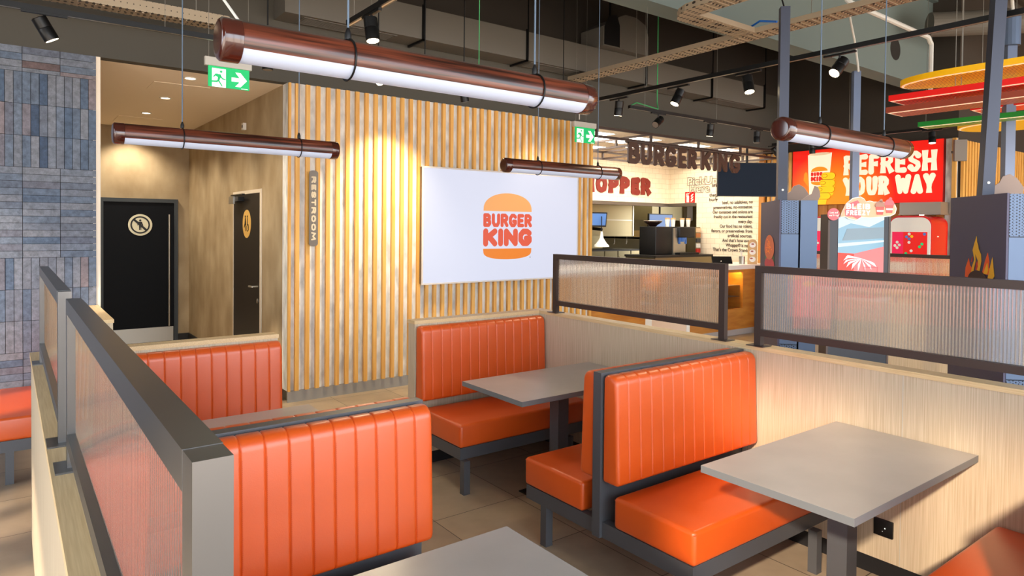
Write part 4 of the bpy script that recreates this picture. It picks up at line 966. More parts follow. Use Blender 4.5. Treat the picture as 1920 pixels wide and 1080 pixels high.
# ================================================================ KIOSKS
def kiosk(nx, ny, lb, art, depth=.65, posttop=3.42, lean=0, pe=.07):
    t = thing('ordering_kiosk', lb, 'kiosk', (nx, ny, 0), 'ordering kiosks')
    e1 = Vector((.72, .694, 0)); e2 = Vector((.694, -.72, 0)); n = Vector((nx, ny, 0)); up = Vector((0, 0, 1))
    part(t, 'side_panel', MB().obox(n+up*.06, e1*depth, e2*.012, up*1.94), KIOSKD)
    part(t, 'body', MB().obox(n+e2*.0125+e1*.01+up*.06, e1*(depth-.02), e2*.115, up*1.935), KFRAME)
    part(t, 'body_door', MB().obox(n+e2*.145+e1*.01+up*.06, e1*(depth-.02), e2*.115, up*1.935), KFRAME)
    part(t, 'base', MB().obox(n+e2*.02+e1*.03, e1*(depth-.06), e2*.22, up*.06), BLACK)
    part(t, 'front_strip', MB().obox(n+e2*.0125-e1*.002+up*.95, e1*.012, e2*.12, up*.80), KIOSKB)
    part(t, 'vent', MB().obox(n+e2*.0125-e1*.002+up*1.755, e1*.012, e2*.12, up*.24), PERF)
    part(t, 'vent', MB().obox(n+e2*.0125-e1*.002+up*.06, e1*.012, e2*.12, up*.885), PERF)
    part(t, 'front_strip', MB().obox(n+e2*.145-e1*.002+up*.06, e1*.012, e2*.115, up*1.935), KIOSKB)
    pc = n+e1*pe+e2*.002; ln = Vector((.8, -.6, 0))*lean
    q = MB(); a = pc+up*1.995; w2 = .066; top = posttop
    v = [a, a+e1*w2, a+e1*w2+e2*w2, a+e2*w2]; v2 = [p+up*(top-1.995)+ln for p in v]
    q.add(v+v2, [(3, 2, 1, 0), (4, 5, 6, 7), (0, 1, 5, 4), (1, 2, 6, 5), (2, 3, 7, 6), (3, 0, 4, 7)])
    part(t, 'post', q, mat('kiosk_post', lin(58, 62, 76), .4, .3))
    part(t, 'post_bolt', MB().tube(a+up*.08+e2*.033-e1*.003, a+up*.08+e2*.033, .008, n=10), STAIN)
    # cut-out topper seen from behind
    def top(o, ex, pts): part(t, 'topper', MB().prism(pts, o, ex, up, Vector(ex).cross(up), .008), KREV)
    cl = [(0, 0), (.26, 0), (.27, .06), (.23, .12), (.19, .145), (.15, .13), (.13, .09), (.10, .07), (.08, .09), (.05, .06), (.02, .05)]
    top(n+up*1.995+e1*.45+e2*.05, e2, cl)
    top(n+up*1.995+e1*.03-e2*.0, e2*.9, [(.17, 0), (.30, 0), (.315, .03), (.31, .07), (.295, .10), (.27, .105), (.25, .05), (.21, .03)])
    P0 = n-e2*.0005; nr = -e2
    def face(k): return (P0-e2*.002*k, e1, up, nr)
    if art == 'burger':
        part(t, 'lettuce_picture', MB().prism(circ(.165, 24, (.30, 1.545), 1, .42), *face(0), .0015), mat('leaf_green', lin(86, 130, 84), .5))
        part(t, 'tomato_picture', MB().prism(circ(.165, 24, (.30, 1.515), 1, .34), *face(1), .0015), mat('tomato', lin(206, 60, 70), .5))
        part(t, 'bun_picture', MB().prism([(.30+.165*math.cos(math.pi*2*i/28), 1.635+(.105 if math.sin(math.pi*2*i/28) > 0 else .085)*math.sin(math.pi*2*i/28)) for i in range(28)], *face(2), .0015), mat('bun', lin(226, 116, 70), .5))
        q = MB()
        for i in range(26): q.prism(circ(.005, 6, (.30+random.uniform(-.1, .1), 1.65+random.uniform(-.05, .06))), *face(3), .001)
        part(t, 'sesame_picture', q, POSTO, kind='stuff')
    elif art == 'flame':
        def fl(pts, m_, k, nm='flame_picture'): part(t, nm, MB().prism([(.537-(p[0]-1795)*.00604, 2.0-(p[1]-366)*.00320) for p in pts], *face(k), .0015), m_)
        FO = mat('flame_orange', lin(238, 92, 36), .5); FY = mat('flame_yellow', lin(238, 176, 40), .5); FR = mat('flame_red', lin(200, 48, 44), .5)
        fl([(1810, 523), (1811, 505), (1817, 486), (1820, 500), (1830, 512), (1822, 523)], FO, 0)
        fl([(1823, 512), (1825, 500), (1829, 488), (1825, 470), (1828, 458), (1832, 443), (1834, 462), (1841, 477), (1842, 490), (1839, 509), (1834, 509), (1836, 490), (1830, 476), (1831, 490), (1827, 512)], FY, 1)
        fl([(1843, 513), (1848, 490), (1853, 473), (1856, 490), (1855, 500), (1860, 508), (1854, 514)], FO, 0)
        fl([(1846, 513), (1849, 503), (1853, 492), (1855, 505), (1853, 513)], FY, 1)
        fl([(1854, 522), (1857, 505), (1862, 481), (1864, 500), (1866, 515), (1862, 523)], FY, 1)
        fl([(1832, 507), (1833, 495), (1835, 490), (1836, 500), (1834, 508)], FR, 2)
        fl([(1823, 493), (1825, 482), (1826, 484), (1825, 492)], FR, 2); fl([(1833, 452), (1836, 460), (1837, 467), (1835, 465)], FY, 2)
        fl([(1818, 526)]+[(1836-18*math.cos(math.pi*i/12), 526-18*math.sin(math.pi*i/12)) for i in range(13)], mat('patty', lin(60, 40, 38), .6), 3, 'patty_picture')
        fl([(1814, 540), (1858, 540), (1858, 526), (1814, 526)], mat('patty2', lin(60, 40, 38), .6), 3, 'patty_picture')
    return t
kiosk(4.49, 2.74, 'blue-grey kiosk with a burger picture, nearest the service counter', 'burger')
kiosk(4.49, 1.35, 'dark kiosk with a flame picture at the right edge', 'flame', posttop=3.6, lean=.075, pe=.27)
# rear pole at the far right
t = thing('kiosk_post', 'slim blue-grey post with a cable housing on top at the far right', 'post', (7.42, 2.21, 0))
q = MB(); part(t, 'post', MB().obox((7.38, 2.24, 0), (.058, .056, 0), (.056, -.058, 0), (0, 0, 3.50)), mat('post_blue', lin(104, 116, 140), .4, .3))
part(t, 'housing', MB().tube((7.42, 2.23, 3.50), (7.42, 2.23, 3.80), .075), KIOSKB)
# advertising kiosk facing the camera
t = thing('advertising_kiosk', 'dark kiosk with a bright advertising screen, facing the booths', 'kiosk', (7.50, 3.64, 0))
fx = Vector((.7994, -.6008, 0)); fn = Vector((-.6008, -.7994, 0)); o = Vector((7.406, 3.569, 0))
def K(x, z, k=0): return o+fx*x+fn*k+Vector((0, 0, z))
part(t, 'body', MB().obox(K(-.325, .30), fx*.64, -fn*.16, (0, 0, 1.645)), KFRAME)
part(t, 'side_panel', MB().obox(K(-.345, .30, .004), fx*.02, -fn*.18, (0, 0, 1.655)).obox(K(.315, .30, .004), fx*.02, -fn*.18, (0, 0, 1.655)), BRONZE)
PK = lambda k: (o+fn*(.002+.003*k), fx, (0, 0, 1), fn)
part(t, 'screen_glass', MB().prism([(-.235, .80), (.262, .80), (.262, 1.93), (-.235, 1.93)], *PK(0), .002), mat('ad_sky_reflection', lin(110, 150, 176), .2, emit=lin(140, 190, 216), es=.22))  # reflected sky, clouds and building are painted into the screen's upper part
part(t, 'reflection_cloud', MB().prism([(-.235, 1.80), (-.1, 1.86), (.1, 1.82), (.262, 1.90), (.262, 1.93), (-.235, 1.93)], *PK(1), .001).prism([(-.235, 1.60), (-.05, 1.62), (.262, 1.66), (.262, 1.68), (-.235, 1.64)], *PK(1), .001), mat('ad_cloud_reflection', lin(170, 190, 200), .3, emit=lin(216, 232, 240), es=.22))
part(t, 'reflection_building', MB().prism([(-.19, 1.67), (.262, 1.70), (.262, 1.82), (-.14, 1.80)], *PK(1), .001), mat('ad_building_reflection', lin(112, 134, 150), .3, emit=lin(112, 134, 150), es=.25))
part(t, 'picture_red', MB().prism([(-.235, .80), (-.06, .80), (-.06, 1.53), (-.235, 1.54)], *PK(1), .001), mat('ad_red', lin(200, 50, 36), .4, emit=lin(230, 62, 44), es=.2))
part(t, 'picture_pink', MB().prism([(-.06, .80), (.262, .80), (.262, 1.61), (-.06, 1.53)], *PK(1), .001), mat('ad_pink', lin(196, 104, 108), .4, emit=lin(232, 138, 140), es=.2))
q = MB()
for i in range(9):
    a = math.radians(150+22*i); q.prism([(.02, 1.48), (.02+.16*math.cos(a)-.01, 1.48+.07*math.sin(a)), (.02+.20*math.cos(a), 1.44+.10*math.sin(a)), (.02+.16*math.cos(a)+.012, 1.47+.08*math.sin(a))], *PK(2), .001)
part(t, 'picture_palm', q, mat('ad_white', lin(238, 220, 228), .4, emit=lin(238, 220, 228), es=.3))
part(t, 'picture_fries', MB().prism(circ(.075, 16, (.02, 1.25), 1, .4), *PK(2), .001), YEL)
q = MB()
for x0, x1, z0, z1 in ((.05, .20, 1.38, 1.388), (.05, .058, 1.22, 1.38), (.192, .20, 1.22, 1.38)): q.prism([(x0, z0), (x1, z0), (x1, z1), (x0, z1)], *PK(2), .001)
part(t, 'picture_outline', q, mat('ad_rose', lin(196, 84, 96), .4))
part(t, 'post', MB().obox(K(-.06, 1.945, -.06), fx*.075, -fn*.06, (0, 0, 1.58)), mat('ad_post', lin(104, 116, 140), .4, .3))
for x in (-.16, -.03): part(t, 'leg', MB().obox(K(x, 0, -.05), fx*.055, -fn*.06, (0, 0, .30)), BRONZE)
part(t, 'foot', MB().obox(K(-.25, 0, 0), fx*.50, -fn*.25, (0, 0, .012)), BLACK)
tp = thing('topper_sign', 'peach cut-out topper sign reading BLEIB FREEZY on the advertising kiosk', 'sign', (7.40, 3.565, 1.945))
TP = lambda k: (o+fn*(.022+.003*k), fx, (0, 0, 1), fn)
base = [(-.22, 1.93), (-.20, 1.99), (-.16, 2.07), (-.09, 2.125), (-.01, 2.14), (.03, 2.12), (.05, 2.09), (.09, 2.10), (.13, 2.09), (.25, 2.09), (.355, 2.065), (.375, 2.02), (.36, 1.97), (.31, 1.945), (.10, 1.925), (.0, 1.93), (-.05, 1.90), (-.13, 1.915), (-.16, 1.935)]
part(tp, 'base_outline', MB().prism([(x*1.03+.0, 2.02+(z-2.02)*1.09) for x, z in base], *TP(-1), .004), MWHITE)
part(tp, 'base_board', MB().prism(base, *TP(0), .004), PEACH)
part(tp, 'swirl', MB().prism([(-.17, 1.935), (-.18, 2.0), (-.12, 2.08), (-.04, 2.11), (-.02, 2.08), (-.06, 2.05), (-.10, 2.03), (-.03, 2.0), (.0, 1.93), (-.04, 1.905), (-.09, 1.93)], *TP(1.5), .001), PINK)
q = MB(); word(q, 'BLEIB', -.165, 2.012, .062, .26, .0085, TP(2.2), .10, t=.001); word(q, 'FREEZY', -.165, 1.946, .056, .26, .0072, TP(2.2), .10, t=.001)
part(tp, 'words', q, MWHITE)
part(tp, 'badge', MB().prism(circ(.066, 28, (-.30, 1.955)), *TP(1), .004), PINK)
bt = text_mesh('Lust auf', .028, MWHITE, TP(3), left=-.345, width=.09, bold=.001); b2 = text_mesh('was Freezy?', .028, MWHITE, (TP(3)[0], fx, (0, 0, 1), fn), left=-.355, width=.11, bold=.001)
bt.v = [(v[0], v[1], v[2]+1.965) for v in bt.v]; b2.v = [(v[0], v[1], v[2]+1.935) for v in b2.v]; bt.add(b2.v, b2.f); part(tp, 'badge_text', bt, MWHITE)
for cx, cz, cc, sc, nm in ((.20, 1.955, PINK, mat('choco_swirl', lin(176, 132, 116), .5), 'cup_picture'), (.30, 1.975, PINK, PINK, 'cup_picture')):
    part(tp, nm, MB().prism([(cx-.032, cz), (cx+.032, cz), (cx+.045, cz+.085), (cx-.045, cz+.085)], *TP(3), .001), mat('freeze_cup', lin(232, 96, 92), .5))
    part(tp, 'swirl_picture', MB().prism([(cx+.055*math.cos(math.pi*i/12), cz+.085+.065*math.sin(math.pi*i/12)) for i in range(13)], *TP(3.4), .001).prism(circ(.018, 12, (cx+.01, cz+.152)), *TP(3.4), .001), sc)
    part(tp, 'cup_band', MB().prism([(cx-.035, cz+.03), (cx+.035, cz+.03), (cx+.038, cz+.05), (cx-.038, cz+.05)], *TP(3.8), .001), MWHITE)

# ================================================================ OVERHEAD
PZ = 2.28; R0 = .0575
def pendant(x0, x1, y, lb, zc=5.348):
    t = thing('tube_pendant_light', lb, 'pendant light', ((x0+x1)/2, y, PZ), 'tube pendant lamps')
    def shell(a0, a1, r, m_, nm, n=30):
        q = MB(); V = []; xa, xb = x0+.055, x1-.055
        for x in (xa, xb):
            for i in range(n+1):
                a = math.radians(a0+(a1-a0)*i/n); V.append((x, y+r*math.cos(a), PZ+r*math.sin(a)))
        F = [(i, i+n+1, i+n+2, i+1) for i in range(n)]; q.add(V, F+[tuple(range(n+1)), tuple(range(n+1, 2*n+2))[::-1]]); q.smooth = True; return part(t, nm, q, m_)
    shell(-28, 208, R0, WALNUT, 'wooden_shade'); shell(-152, -28, R0-.0012, DIFF, 'diffuser')
    for xx, d in ((x0, 1), (x1, -1)):
        part(t, 'end_cap', MB().revolve((xx, y, PZ), (d, 0, 0), [(0, .040), (.001, .048), (.004, .054), (.010, .0590), (.055, .0592), (.0562, .0575)], 40), CAPM)
    for f in (.272, .80):
        x = x0+(x1-x0)*f
        tr = part(t, 'hanging_ring', MB().torus((x, y, PZ), (1, 0, 0), R0+.0035, .0032), BLACK)
        part(tr, 'ring_grip', MB().revolve((x, y, PZ+R0+.003), (0, 0, 1), [(0, .010), (.018, .010), (.030, .006), (.036, .004)], 12), BLACKPL)
        part(tr, 'cable', MB().tube((x, y, PZ+R0+.03), (x, y, zc), .0034, n=8), CABLEB)
pendant(.452, 1.82, 1.93, 'big mahogany tube pendant light in the top left foreground')
pendant(.464, 1.765, 4.30, 'mahogany tube pendant light hanging in front of the restroom corridor')
pendant(3.182, 4.491, 4.36, 'mahogany tube pendant light in front of the wall screen, farthest right of the back row')
pendant(3.048, 4.416, 1.865, 'mahogany tube pendant light at right, in front of the red banner')

# tracks
def track(lb, a, b, wires):
    t = thing('lighting_track', lb, 'track', ((a[0]+b[0])/2, (a[1]+b[1])/2, 3.095), 'black lighting tracks')
    x0, x1 = sorted((a[0], b[0])); y0, y1 = sorted((a[1], b[1]))
    if x1-x0 > y1-y0: q = MB().box(x0, x1, a[1]-.018, a[1]+.018, 3.095, 3.13); g = MB().box(x0, x1, a[1]-.006, a[1]+.006, 3.0945, 3.095)
    else: q = MB().box(a[0]-.018, a[0]+.018, y0, y1, 3.095, 3.13); g = MB().box(a[0]-.006, a[0]+.006, y0, y1, 3.0945, 3.095)
    part(t, 'rail', q, BLACK); part(t, 'groove', g, STAIN)
    for p in wires: part(t, 'suspension_wire', MB().tube((p[0], p[1], 3.13), (p[0], p[1], 5.348), .0016, n=6), WIRE)
track('black track running from the left edge across the top left corner', (-2.0, 5.145), (2.6, 5.145), [(-.9, 5.145), (.87, 5.145), (2.4, 5.145)])
track('black track pointing towards the viewer above the big foreground pendant', (1.80, 4.21), (1.80, .4), [(1.80, 4.12), (1.80, 2.6)])
track('long black track crossing the upper right of the room', (4.90, 5.20), (4.80, -1.5), [(4.90, 4.4), (4.90, 1.2)])
track('black track in front of the dark bulkhead above the counter', (5.45, 5.14), (9.4, 5.14), [(5.7, 5.14), (7.0, 5.14), (8.6, 5.14)])
# spotlights
SP = None
def spot(x, y, lb, aim, on=True, energy=60, z=3.095):
    d = (Vector(aim)-Vector((x, y, z-.10))).normalized(); c = Vector((x, y, z-.095)); L2 = .155
    t = thing('track_spotlight', lb, 'spotlight', (x, y, z-.2), 'black track spotlights')
    L2 = .145; a = c-d*L2*.45; e = c+d*L2*.55
    part(t, 'housing', MB().revolve(a, d, [(0, .039), (.004, .043), (L2*.45, .043), (L2*.46, .0412), (L2*.48, .043), (L2, .043), (L2+.001, .039)], 24), BLACK)
    part(t, 'lamp_face', MB().tube(e+d*.0015, e+d*.003, .037, n=24), LAMPW if on else mat('unlit_lamp', lin(120, 110, 100), .3))
    along_x = abs(y-5.14) < .02
    part(t, 'track_adapter', MB().box(x-(.12 if along_x else .011), x+(.12 if along_x else .011), y-(.011 if along_x else .12), y+(.011 if along_x else .12), z-.015, z), BLACK)
    part(t, 'swivel_arm', MB().tube((x, y, z-.012), c+Vector((0, 0, .0)), .008, n=8), BLACK)
    if on and energy:
        ld = bpy.data.lights.new('spot_lamp', 'SPOT'); lo = bpy.data.objects.new('spot_lamp', ld); COL.objects.link(lo)
        ld.energy = energy; ld.color = (1, .82, .54); ld.spot_size = math.radians(74); ld.spot_blend = .9; ld.shadow_soft_size = .03; lo.location = e+d*.012
        lo.rotation_euler = d.to_track_quat('-Z', 'Y').to_euler()
    return t
spot(.19, 5.14, 'black track spotlight above the brick wall at the top left', (1.2, 5.3, 1.2), energy=60)
spot(-.35, 4.2, 'black spotlight cut off by the top edge, above the left track', (-.2, 2.5, 2.4), on=False, z=3.30)
spot(1.80, 3.86, 'black track spotlight at the end of the track above the foreground pendant', (1.9, 3.5, 1.0), energy=25)
spot(4.94, 2.55, 'lit black track spotlight right of the tall left kiosk post', (3.3, 2.9, 1.2), energy=45)
spot(4.94, 3.32, 'lit black track spotlight left of the tall kiosk post, largest on the long track', (4.6, 2.6, .5), energy=120)
spot(4.85, .35, 'added unseen spotlight warming the far partition, second from the near end of the long track', (8.4, 2.3, .3), energy=260)  # extra lamp out of view, added to warm the far partition
spot(4.85, -.4, 'added unseen spotlight warming the floor behind the right screens, at the near end of the long track', (7.2, 2.0, 0), energy=420)  # another added lamp out of view, for warm light behind the screens
spot(4.94, 4.05, 'black track spotlight second from the far end of the long track', (4.0, 4.4, 1.0), energy=60)
spot(4.94, 4.80, 'black track spotlight at the far end of the long track', (5.1, 5.3, .6), energy=110)
spot(5.93, 5.14, 'sideways tilted black spotlight above the counter, leftmost on its track', (5.2, 5.0, 2.5), on=False)
spot(6.88, 5.14, 'lit black spotlight above the letter K', (7.0, 5.5, 0.6), energy=160)
spot(7.86, 5.14, 'unlit black spotlight nearest the dark menu screen', (7.86, 5.2, .6), on=False)
# wall washers close to the slat wall
for x, y, z, lb, aim, en, rod in ((2.71, 5.66, 3.225, 'bright spotlight whose round lamp face shows just below the big pendant', (2.1, 3.2, 1.4), 60, 'black rod holding the spotlight with the visible lamp face'),
        (3.30, 5.85, 3.42, 'spotlight hidden behind the big pendant, washing the slat wall', (3.25, 6.67, 1.6), 330, 'black rod holding the wall-washing spotlight behind the big pendant'),
        (3.63, 5.65, 3.20, 'unlit spotlight half hidden by the big pendant above the slat wall', (4.15, 5.9, 1), 0, 'black rod holding the half hidden unlit spotlight'),
        (1.70, 5.6, 3.22, 'black spotlight seen between the exit sign and the big pendant', (1.70, 5.58, 1), 0, 'black rod holding the spotlight beside the left exit sign')):
    spot(x, y, lb, aim, on=en > 0, energy=en, z=z)
    solo('ceiling_rod', MB().tube((x, y, z), (x, y, 5.348), .006, n=6), BLACK, rod, 'rod', 'spotlight rods')
spot(5.2, 5.95, 'spotlight hidden behind the pendant, washing the wall screen end of the slats', (5.4, 6.67, 1.9), energy=60, z=3.4)
solo('ceiling_rod', MB().tube((5.2, 5.95, 3.4), (5.2, 5.95, 5.348), .006, n=6), BLACK, 'thin black rod above the exit sign end of the slat wall', 'rod', 'spotlight rods')

# exit signs
def exit_sign(x0, x1, y, z0, z1, zh, lb, wires):
    t = thing('exit_sign', lb, 'exit sign', ((x0+x1)/2, y, z0), 'green exit signs'); P = lambda k: ((x0, y-.004-.002*k, z0), (1, 0, 0), (0, 0, 1), (0, -1, 0)); w_ = x1-x0; h_ = z1-z0
    part(t, 'housing', MB().box(x0-.025, x1+.015, y-.018, y+.022, z1, zh), GREYP)
    part(t, 'panel', MB().box(x0, x1, y-.004, y+.004, z0, z1), GREEN)
    q = MB().prism([(.09*w_, .0), (.42*w_, .0), (.42*w_, .90*h_), (.09*w_, .90*h_)], *P(0), .0015)
    q.prism([(.56*w_, .36*h_), (.56*w_, .56*h_), (.76*w_, .56*h_), (.65*w_, .82*h_), (.78*w_, .82*h_), (.94*w_, .46*h_), (.78*w_, .12*h_), (.65*w_, .12*h_), (.76*w_, .36*h_)], *P(0), .0015)
    q.prism([(.80*w_, .03*h_), (.96*w_, .03*h_), (.96*w_, .06*h_), (.80*w_, .06*h_)], *P(0), .0015)
    part(t, 'white_marks', q, SIGNW)
    r = MB(); s = .0125*w_/.30; S2 = lambda a: [(w_*(.09+.33*u), h_*.9*v) for u, v in a]
    r.prism(circ(.055*h_/1.0*1.1, 14, (w_*.305, h_*.76)), *P(1), .001)
    r.prism(S2([(.25, .72), (.62, .70), (.66, .60), (.50, .30), (.36, .30), (.42, .52), (.25, .60), (.12, .50), (.08, .55)]), *P(1), .001)
    r.prism(S2([(.60, .66), (.78, .50), (.98, .47), (.98, .42), (.74, .43), (.58, .56)]), *P(1), .001)
    r.prism(S2([(.38, .36), (.42, .25), (-.02, .24), (-.02, .32), (.30, .34)]), *P(1), .001)
    r.prism(S2([(.40, .36), (.54, .34), (.78, .06), (.68, .06)]), *P(1), .001)
    part(t, 'running_figure', r, GREEN)
    for xx in wires: part(t, 'suspension_wire', MB().tube((xx, y, zh), (xx, y, 5.348), .0018, n=6), WIRE)
exit_sign(1.225, 1.527, 5.5, 2.835, 2.992, 3.056, 'green exit sign at top left, partly hidden by the big pendant', (1.23, 1.52))
exit_sign(5.615, 5.95, 6.2, 2.845, 3.035, 3.10, 'green exit sign at the right end of the slat wall', (5.63, 5.80))

# air duct under the roof
t = thing('air_duct', 'long grey box duct running above the slat wall', 'duct', (5, 6.55, 3.79))
part(t, 'body', MB().box(2.10, 9.98, 6.395, 6.72, 3.795, 4.135), DUCT)
for x in (3.58, 5.0, 7.1, 8.57, 9.96):
    hg = MB(); hg.box(x-.012, x+.012, 6.375, 6.395, 3.775, 4.16).box(x-.012, x+.012, 6.375, 6.72, 3.770, 3.793).box(x-.004, x+.004, 6.36, 6.375, 3.79, 5.4); part(t, 'hanger', hg, BLACK)
for a, b in ((2.3, 3.3), (5.1, 5.9), (7.3, 8.0), (8.8, 9.8)):
    gr = MB(); gr.box(a, b, 6.44, 6.455, 3.788, 3.7945).box(a, b, 6.655, 6.67, 3.788, 3.7945).box(a, a+.02, 6.455, 6.655, 3.788, 3.7945).box(b-.02, b, 6.455, 6.655, 3.788, 3.7945)
    y = 6.48
    while y < 6.65: gr.box(a+.02, b-.02, y, y+.006, 3.790, 3.7945); y += .022
    part(t, 'air_grille', gr, DUCT)
t = thing('duct_elbow', 'rounded dark duct elbow above the long box duct', 'duct', (6.55, 6.5, 4.14))
pr = [(0, 0), (0, .25)]+[(.12+.30*math.sin(math.pi/2*i/8)-.12*(1-i/8), .25+.22*math.sin(math.pi/2*i/8)) for i in range(9)]+[(.62, .47), (.80, .40), (.86, .25), (.86, 0)]
part(t, 'shell', MB().prism(pr, (6.15, 6.69, 4.14), (1, 0, 0), (0, 0, 1), (0, -1, 0), .42), DUCT)
part(t, 'opening', MB().prism([(.02, .02), (.02, .25), (.10, .40), (.24, .44), (.30, .30), (.30, .02)], (6.15, 6.268, 4.14), (1, 0, 0), (0, 0, 1), (0, -1, 0), .004), BLACKPL)
part(t, 'support', MB().box(6.5, 6.52, 6.25, 6.27, 4.137, 4.14).box(6.5, 6.52, 6.5, 6.52, 4.6, 5.42), BLACK)

# roof beam (structure)
bm_ = MB().box(-3.9, 14.9, 4.27, 4.53, 3.90, 5.449).box(-3.9, 14.9, 4.20, 4.27, 5.15, 5.449)
struct('trim_3', bm_, BEAM)
part_hole = MB().tube((9.77, 4.268, 4.28), (9.77, 4.271, 4.28), .15, n=32).box(11.62, 12.02, 4.265, 4.271, 4.42, 4.80).tube((13.6, 4.268, 4.5), (13.6, 4.271, 4.5), .12, n=24)
solo('beam_opening', part_hole, mat('hole_dark', lin(34, 33, 32), .8), 'dark openings cut in the side of the roof beam', 'opening', loc=(9.77, 4.27, 4.28))

# cable trays
def tray_mat():
    M = mat('perforated_tray', lin(168, 152, 130), .5, .3); n = M.node_tree.nodes; l = M.node_tree.links; b = n['Principled BSDF']
    tc = n.new('ShaderNodeTexCoord'); mp = n.new('ShaderNodeMapping'); mp.inputs['Scale'].default_value = (22, 12, 22)
    vo = n.new('ShaderNodeTexVoronoi'); vo.inputs['Scale'].default_value = 1; vo.inputs['Randomness'].default_value = 0
    th = n.new('ShaderNodeMath'); th.operation = 'LESS_THAN'; th.inputs[1].default_value = .26
    mx = n.new('ShaderNodeMix'); mx.data_type = 'RGBA'; mx.inputs[6].default_value = lin(168, 152, 130); mx.inputs[7].default_value = lin(52, 44, 38)
    l.new(tc.outputs['Object'], mp.inputs[0]); l.new(mp.outputs[0], vo.inputs['Vector']); l.new(vo.outputs['Distance'], th.inputs[0]); l.new(th.outputs[0], mx.inputs[0]); l.new(mx.outputs[2], b.inputs['Base Color'])
    return M
TRAYM = tray_mat()
def ctray(x0, x1, y0, y1, z, alongy=True, side=.05):
    q = MB().box(x0, x1, y0, y1, z, z+.004)
    if alongy:
        q.box(x0, x0+.004, y0, y1, z+.004, z+side).box(x1-.004, x1, y0, y1, z+.004, z+side); y = y0+.05
        while y < y1-.03: q.box(x0+.02, x1-.02, y, y+.014, z-.007, z); y += .055
    else:
        q.box(x0, x1, y0, y0+.004, z+.004, z+side).box(x0, x1, y1-.004, y1, z+.004, z+side); x = x0+.05
        while x < x1-.03: q.box(x, x+.014, y0+.02, y1-.02, z-.007, z); x += .055
    return q
t = thing('cable_tray', 'long perforated cable tray crossing the upper right of the ceiling', 'cable tray', (5.95, 3, 3.7), 'perforated cable trays')
part(t, 'tray', ctray(5.84, 6.06, -1.0, 6.60, 3.70), TRAYM)
tb = part(t, 'branch_tray', ctray(4.98, 5.84, 3.86, 4.08, 3.705, False), TRAYM)
part(t, 'elbow', MB().prism([(4.98, 4.08), (4.98, 3.86), (4.98, 3.70), (4.76, 3.70), (4.78, 3.86), (4.84, 3.98), (4.92, 4.06)], (0, 0, 3.703), (1, 0, 0), (0, 1, 0), (0, 0, 1), .06), TRAYM)
part(t, 'branch_end', ctray(4.76, 4.98, 1.5, 3.70, 3.705), TRAYM)
part(t, 'threaded_rod', MB().tube((6.05, 5.6, 3.70), (6.05, 5.6, 5.348), .004, n=6).tube((6.05, 3.4, 3.70), (6.05, 3.4, 5.348), .004, n=6).tube((4.8, 3.3, 3.70), (4.8, 3.3, 5.348), .004, n=6), WIRE)
part(t, 'blue_cable', MB().path([(5.80, 3.6, 3.74), (5.83, 3.8, 3.80), (5.9, 4.0, 3.77)], .010, 8), mat('blue_cable', lin(30, 100, 190), .4))
t = thing('cable_tray', 'perforated cable tray high above the brick wall at the top left', 'cable tray', (1.0, 6.2, 3.5), 'perforated cable trays')
part(t, 'tray', ctray(-.6, 1.55, 6.18, 6.36, 3.50, False, .09), TRAYM)
part(t, 'threaded_rod', MB().tube((-.2, 6.27, 3.5), (-.2, 6.27, 5.348), .004, n=6).tube((1.3, 6.27, 3.5), (1.3, 6.27, 5.348), .004, n=6), WIRE)

# wires, conduits
def cable(lb, pts, r, m_, name='cable', cat='cable'): return solo(name, MB().path(pts, r, 8), m_, lb, cat, loc=pts[0])
cable('green cable dropping beside the cable tray to the track above the counter', [(6.09, 5.30, 5.3), (6.09, 5.30, 3.25), (6.05, 5.25, 3.17), (5.6, 5.17, 3.18), (5.5, 5.15, 3.14)], .007, CABLEG)
cable('thin green cable hanging behind the big foreground pendant', [(3.10, 4.6, 5.3), (3.10, 4.6, 2.9)], .004, CABLEG)
cable('white cable hanging above the left end of the big pendant', [(.63, 2.6, 5.3), (.63, 2.6, 2.6), (.66, 2.5, 2.5)], .005, CABLEW)
cable('white looped cable above the right exit sign', [(5.65, 6.16, 3.12), (5.65, 6.16, 3.50), (5.66, 6.19, 3.54), (5.78, 6.19, 3.53)], .006, CABLEW)
cable('white conduit under the ceiling at upper right', [(6.20, 3.15, 5.3), (6.20, 3.15, 3.92), (6.24, 3.12, 3.88), (7.9, 3.12, 3.86), (7.98, 3.12, 3.80), (7.98, 3.12, 3.25)], .024, CABLEW, 'conduit', 'conduit')
cable('white cable running from the ceiling to the middle kiosk post', [(6.75, 3.4, 3.98), (6.9, 3.45, 3.9), (7.2, 3.55, 3.75), (7.37, 3.60, 3.55), (7.40, 3.61, 3.51)], .011, CABLEW)
cable('white cable entering the top of the nearest kiosk post', [(4.55, 2.8, 5.2), (4.6, 2.85, 3.6), (4.59, 2.79, 3.42)], .006, BLACK)
cable('white cable at the top right corner', [(6.6, 1.9, 4.9), (6.9, 2.1, 4.2), (7.42, 2.22, 3.82)], .014, CABLEW)
t = thing('round_pipe', 'grey round air pipe behind the right roof beam', 'pipe', (11, 3.4, 4.5))
part(t, 'pipe', MB().tube((9.9, 3.9, 4.55), (12.5, 1.0, 4.55), .16, n=24), DUCT)

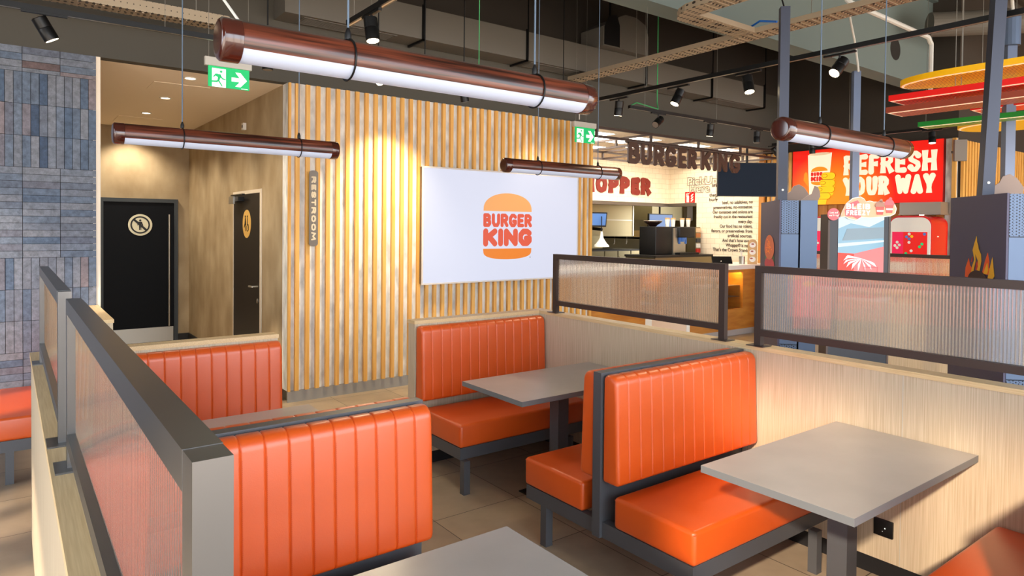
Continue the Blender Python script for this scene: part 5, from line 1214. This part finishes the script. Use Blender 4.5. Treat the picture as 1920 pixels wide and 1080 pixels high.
# burger-coloured ceiling plates
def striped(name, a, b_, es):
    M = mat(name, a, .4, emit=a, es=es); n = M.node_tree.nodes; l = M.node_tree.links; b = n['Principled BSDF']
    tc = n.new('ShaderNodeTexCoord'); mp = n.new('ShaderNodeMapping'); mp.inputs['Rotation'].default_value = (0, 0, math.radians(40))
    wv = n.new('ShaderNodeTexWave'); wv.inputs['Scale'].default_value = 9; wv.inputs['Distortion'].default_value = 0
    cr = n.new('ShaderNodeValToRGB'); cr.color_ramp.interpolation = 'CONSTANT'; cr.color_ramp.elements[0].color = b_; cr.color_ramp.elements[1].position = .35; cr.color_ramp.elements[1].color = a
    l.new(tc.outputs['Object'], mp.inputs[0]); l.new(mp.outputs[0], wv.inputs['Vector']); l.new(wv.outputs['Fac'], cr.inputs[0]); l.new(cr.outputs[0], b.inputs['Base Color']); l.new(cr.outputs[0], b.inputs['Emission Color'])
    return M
def plate(lb, x0, x1, y0, y1, z, m_, col, dk, rounded=False, h=.05, es=.25):
    t = thing('ceiling_plate', lb, 'ceiling decoration', ((x0+x1)/2, y1, z), 'burger-coloured ceiling plates')
    def outline(e):
        if rounded:
            cy = y1-.55; p = [((x0+x1)/2+((x1-x0)/2-e)*math.cos(math.pi*i/24), cy+(.55-e)*math.sin(math.pi*i/24)) for i in range(25)]
            return p+[(x0+e, y0+e), (x1-e, y0+e)]
        return [(x0+e, y1-e), (x0+e, y0+e), (x1-e, y0+e), (x1-e, y1-e)]
    part(t, 'rim', MB().prism(outline(0), (0, 0, z), (1, 0, 0), (0, 1, 0), (0, 0, 1), h), m_)
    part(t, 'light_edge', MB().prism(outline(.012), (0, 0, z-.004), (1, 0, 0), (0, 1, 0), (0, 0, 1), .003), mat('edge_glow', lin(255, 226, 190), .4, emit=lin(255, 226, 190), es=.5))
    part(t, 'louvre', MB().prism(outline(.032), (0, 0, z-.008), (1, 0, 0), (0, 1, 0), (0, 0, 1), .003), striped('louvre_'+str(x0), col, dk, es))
    part(t, 'suspension_wire', MB().tube(((x0+x1)/2, y1-.5, z+h), ((x0+x1)/2, y1-.5, 5.348), .003, n=6).tube(((x0+x1)/2, y0+.5, z+h), ((x0+x1)/2, y0+.5, 5.348), .003, n=6), WIRE)
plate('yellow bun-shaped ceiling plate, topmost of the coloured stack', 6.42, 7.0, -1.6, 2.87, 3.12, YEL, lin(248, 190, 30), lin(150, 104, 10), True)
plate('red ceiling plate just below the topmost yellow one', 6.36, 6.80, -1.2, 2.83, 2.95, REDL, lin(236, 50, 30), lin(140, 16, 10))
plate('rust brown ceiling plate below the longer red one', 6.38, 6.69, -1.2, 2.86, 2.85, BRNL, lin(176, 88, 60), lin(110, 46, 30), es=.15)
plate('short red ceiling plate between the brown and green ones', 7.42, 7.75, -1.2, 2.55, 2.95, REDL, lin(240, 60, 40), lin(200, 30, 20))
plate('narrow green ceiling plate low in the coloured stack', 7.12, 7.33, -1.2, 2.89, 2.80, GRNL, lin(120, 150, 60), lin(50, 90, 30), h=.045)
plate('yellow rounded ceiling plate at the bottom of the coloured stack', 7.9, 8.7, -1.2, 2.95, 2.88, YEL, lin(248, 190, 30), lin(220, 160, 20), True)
# track and spots in front of the banner
t = thing('lighting_track', 'thin black track in front of the red banner, under the coloured plates', 'track', (9.6, 3.5, 3.10), 'black lighting tracks')
part(t, 'rail', MB().box(9.58, 9.62, .4, 6.0, 3.10, 3.135), BLACK); part(t, 'suspension_wire', MB().tube((9.6, 4.8, 3.135), (9.6, 4.8, 5.348), .002, n=6).tube((9.6, 3.8, 3.135), (9.6, 3.8, 5.348), .002, n=6), WIRE)
spot(9.6, 3.72, 'lit spotlight in front of the word REFRESH', (9.2, 3.5, .0), energy=160, z=3.10)
spot(9.6, 5.348, 'spotlight in front of the cup on the red banner', (9.9, 5.4, .6), on=False, z=3.10)
spot(9.6, 5.95, 'spotlight at the upper left corner of the red banner', (10.4, 5.6, 2.2), on=False, z=3.10)
t = thing('loudspeaker', 'grey wall loudspeaker right of the red banner', 'loudspeaker', (10.86, 3.95, 2.75))
part(t, 'box', MB().obox((10.72, 3.86, 2.78), (.10, -.12, 0), (.05, .04, 0), (0, 0, .30)), mat('grey_speaker', lin(128, 118, 108), .6)); part(t, 'bracket', MB().box(10.78, 10.895, 3.86, 3.93, 2.9, 2.93), TAUPE)
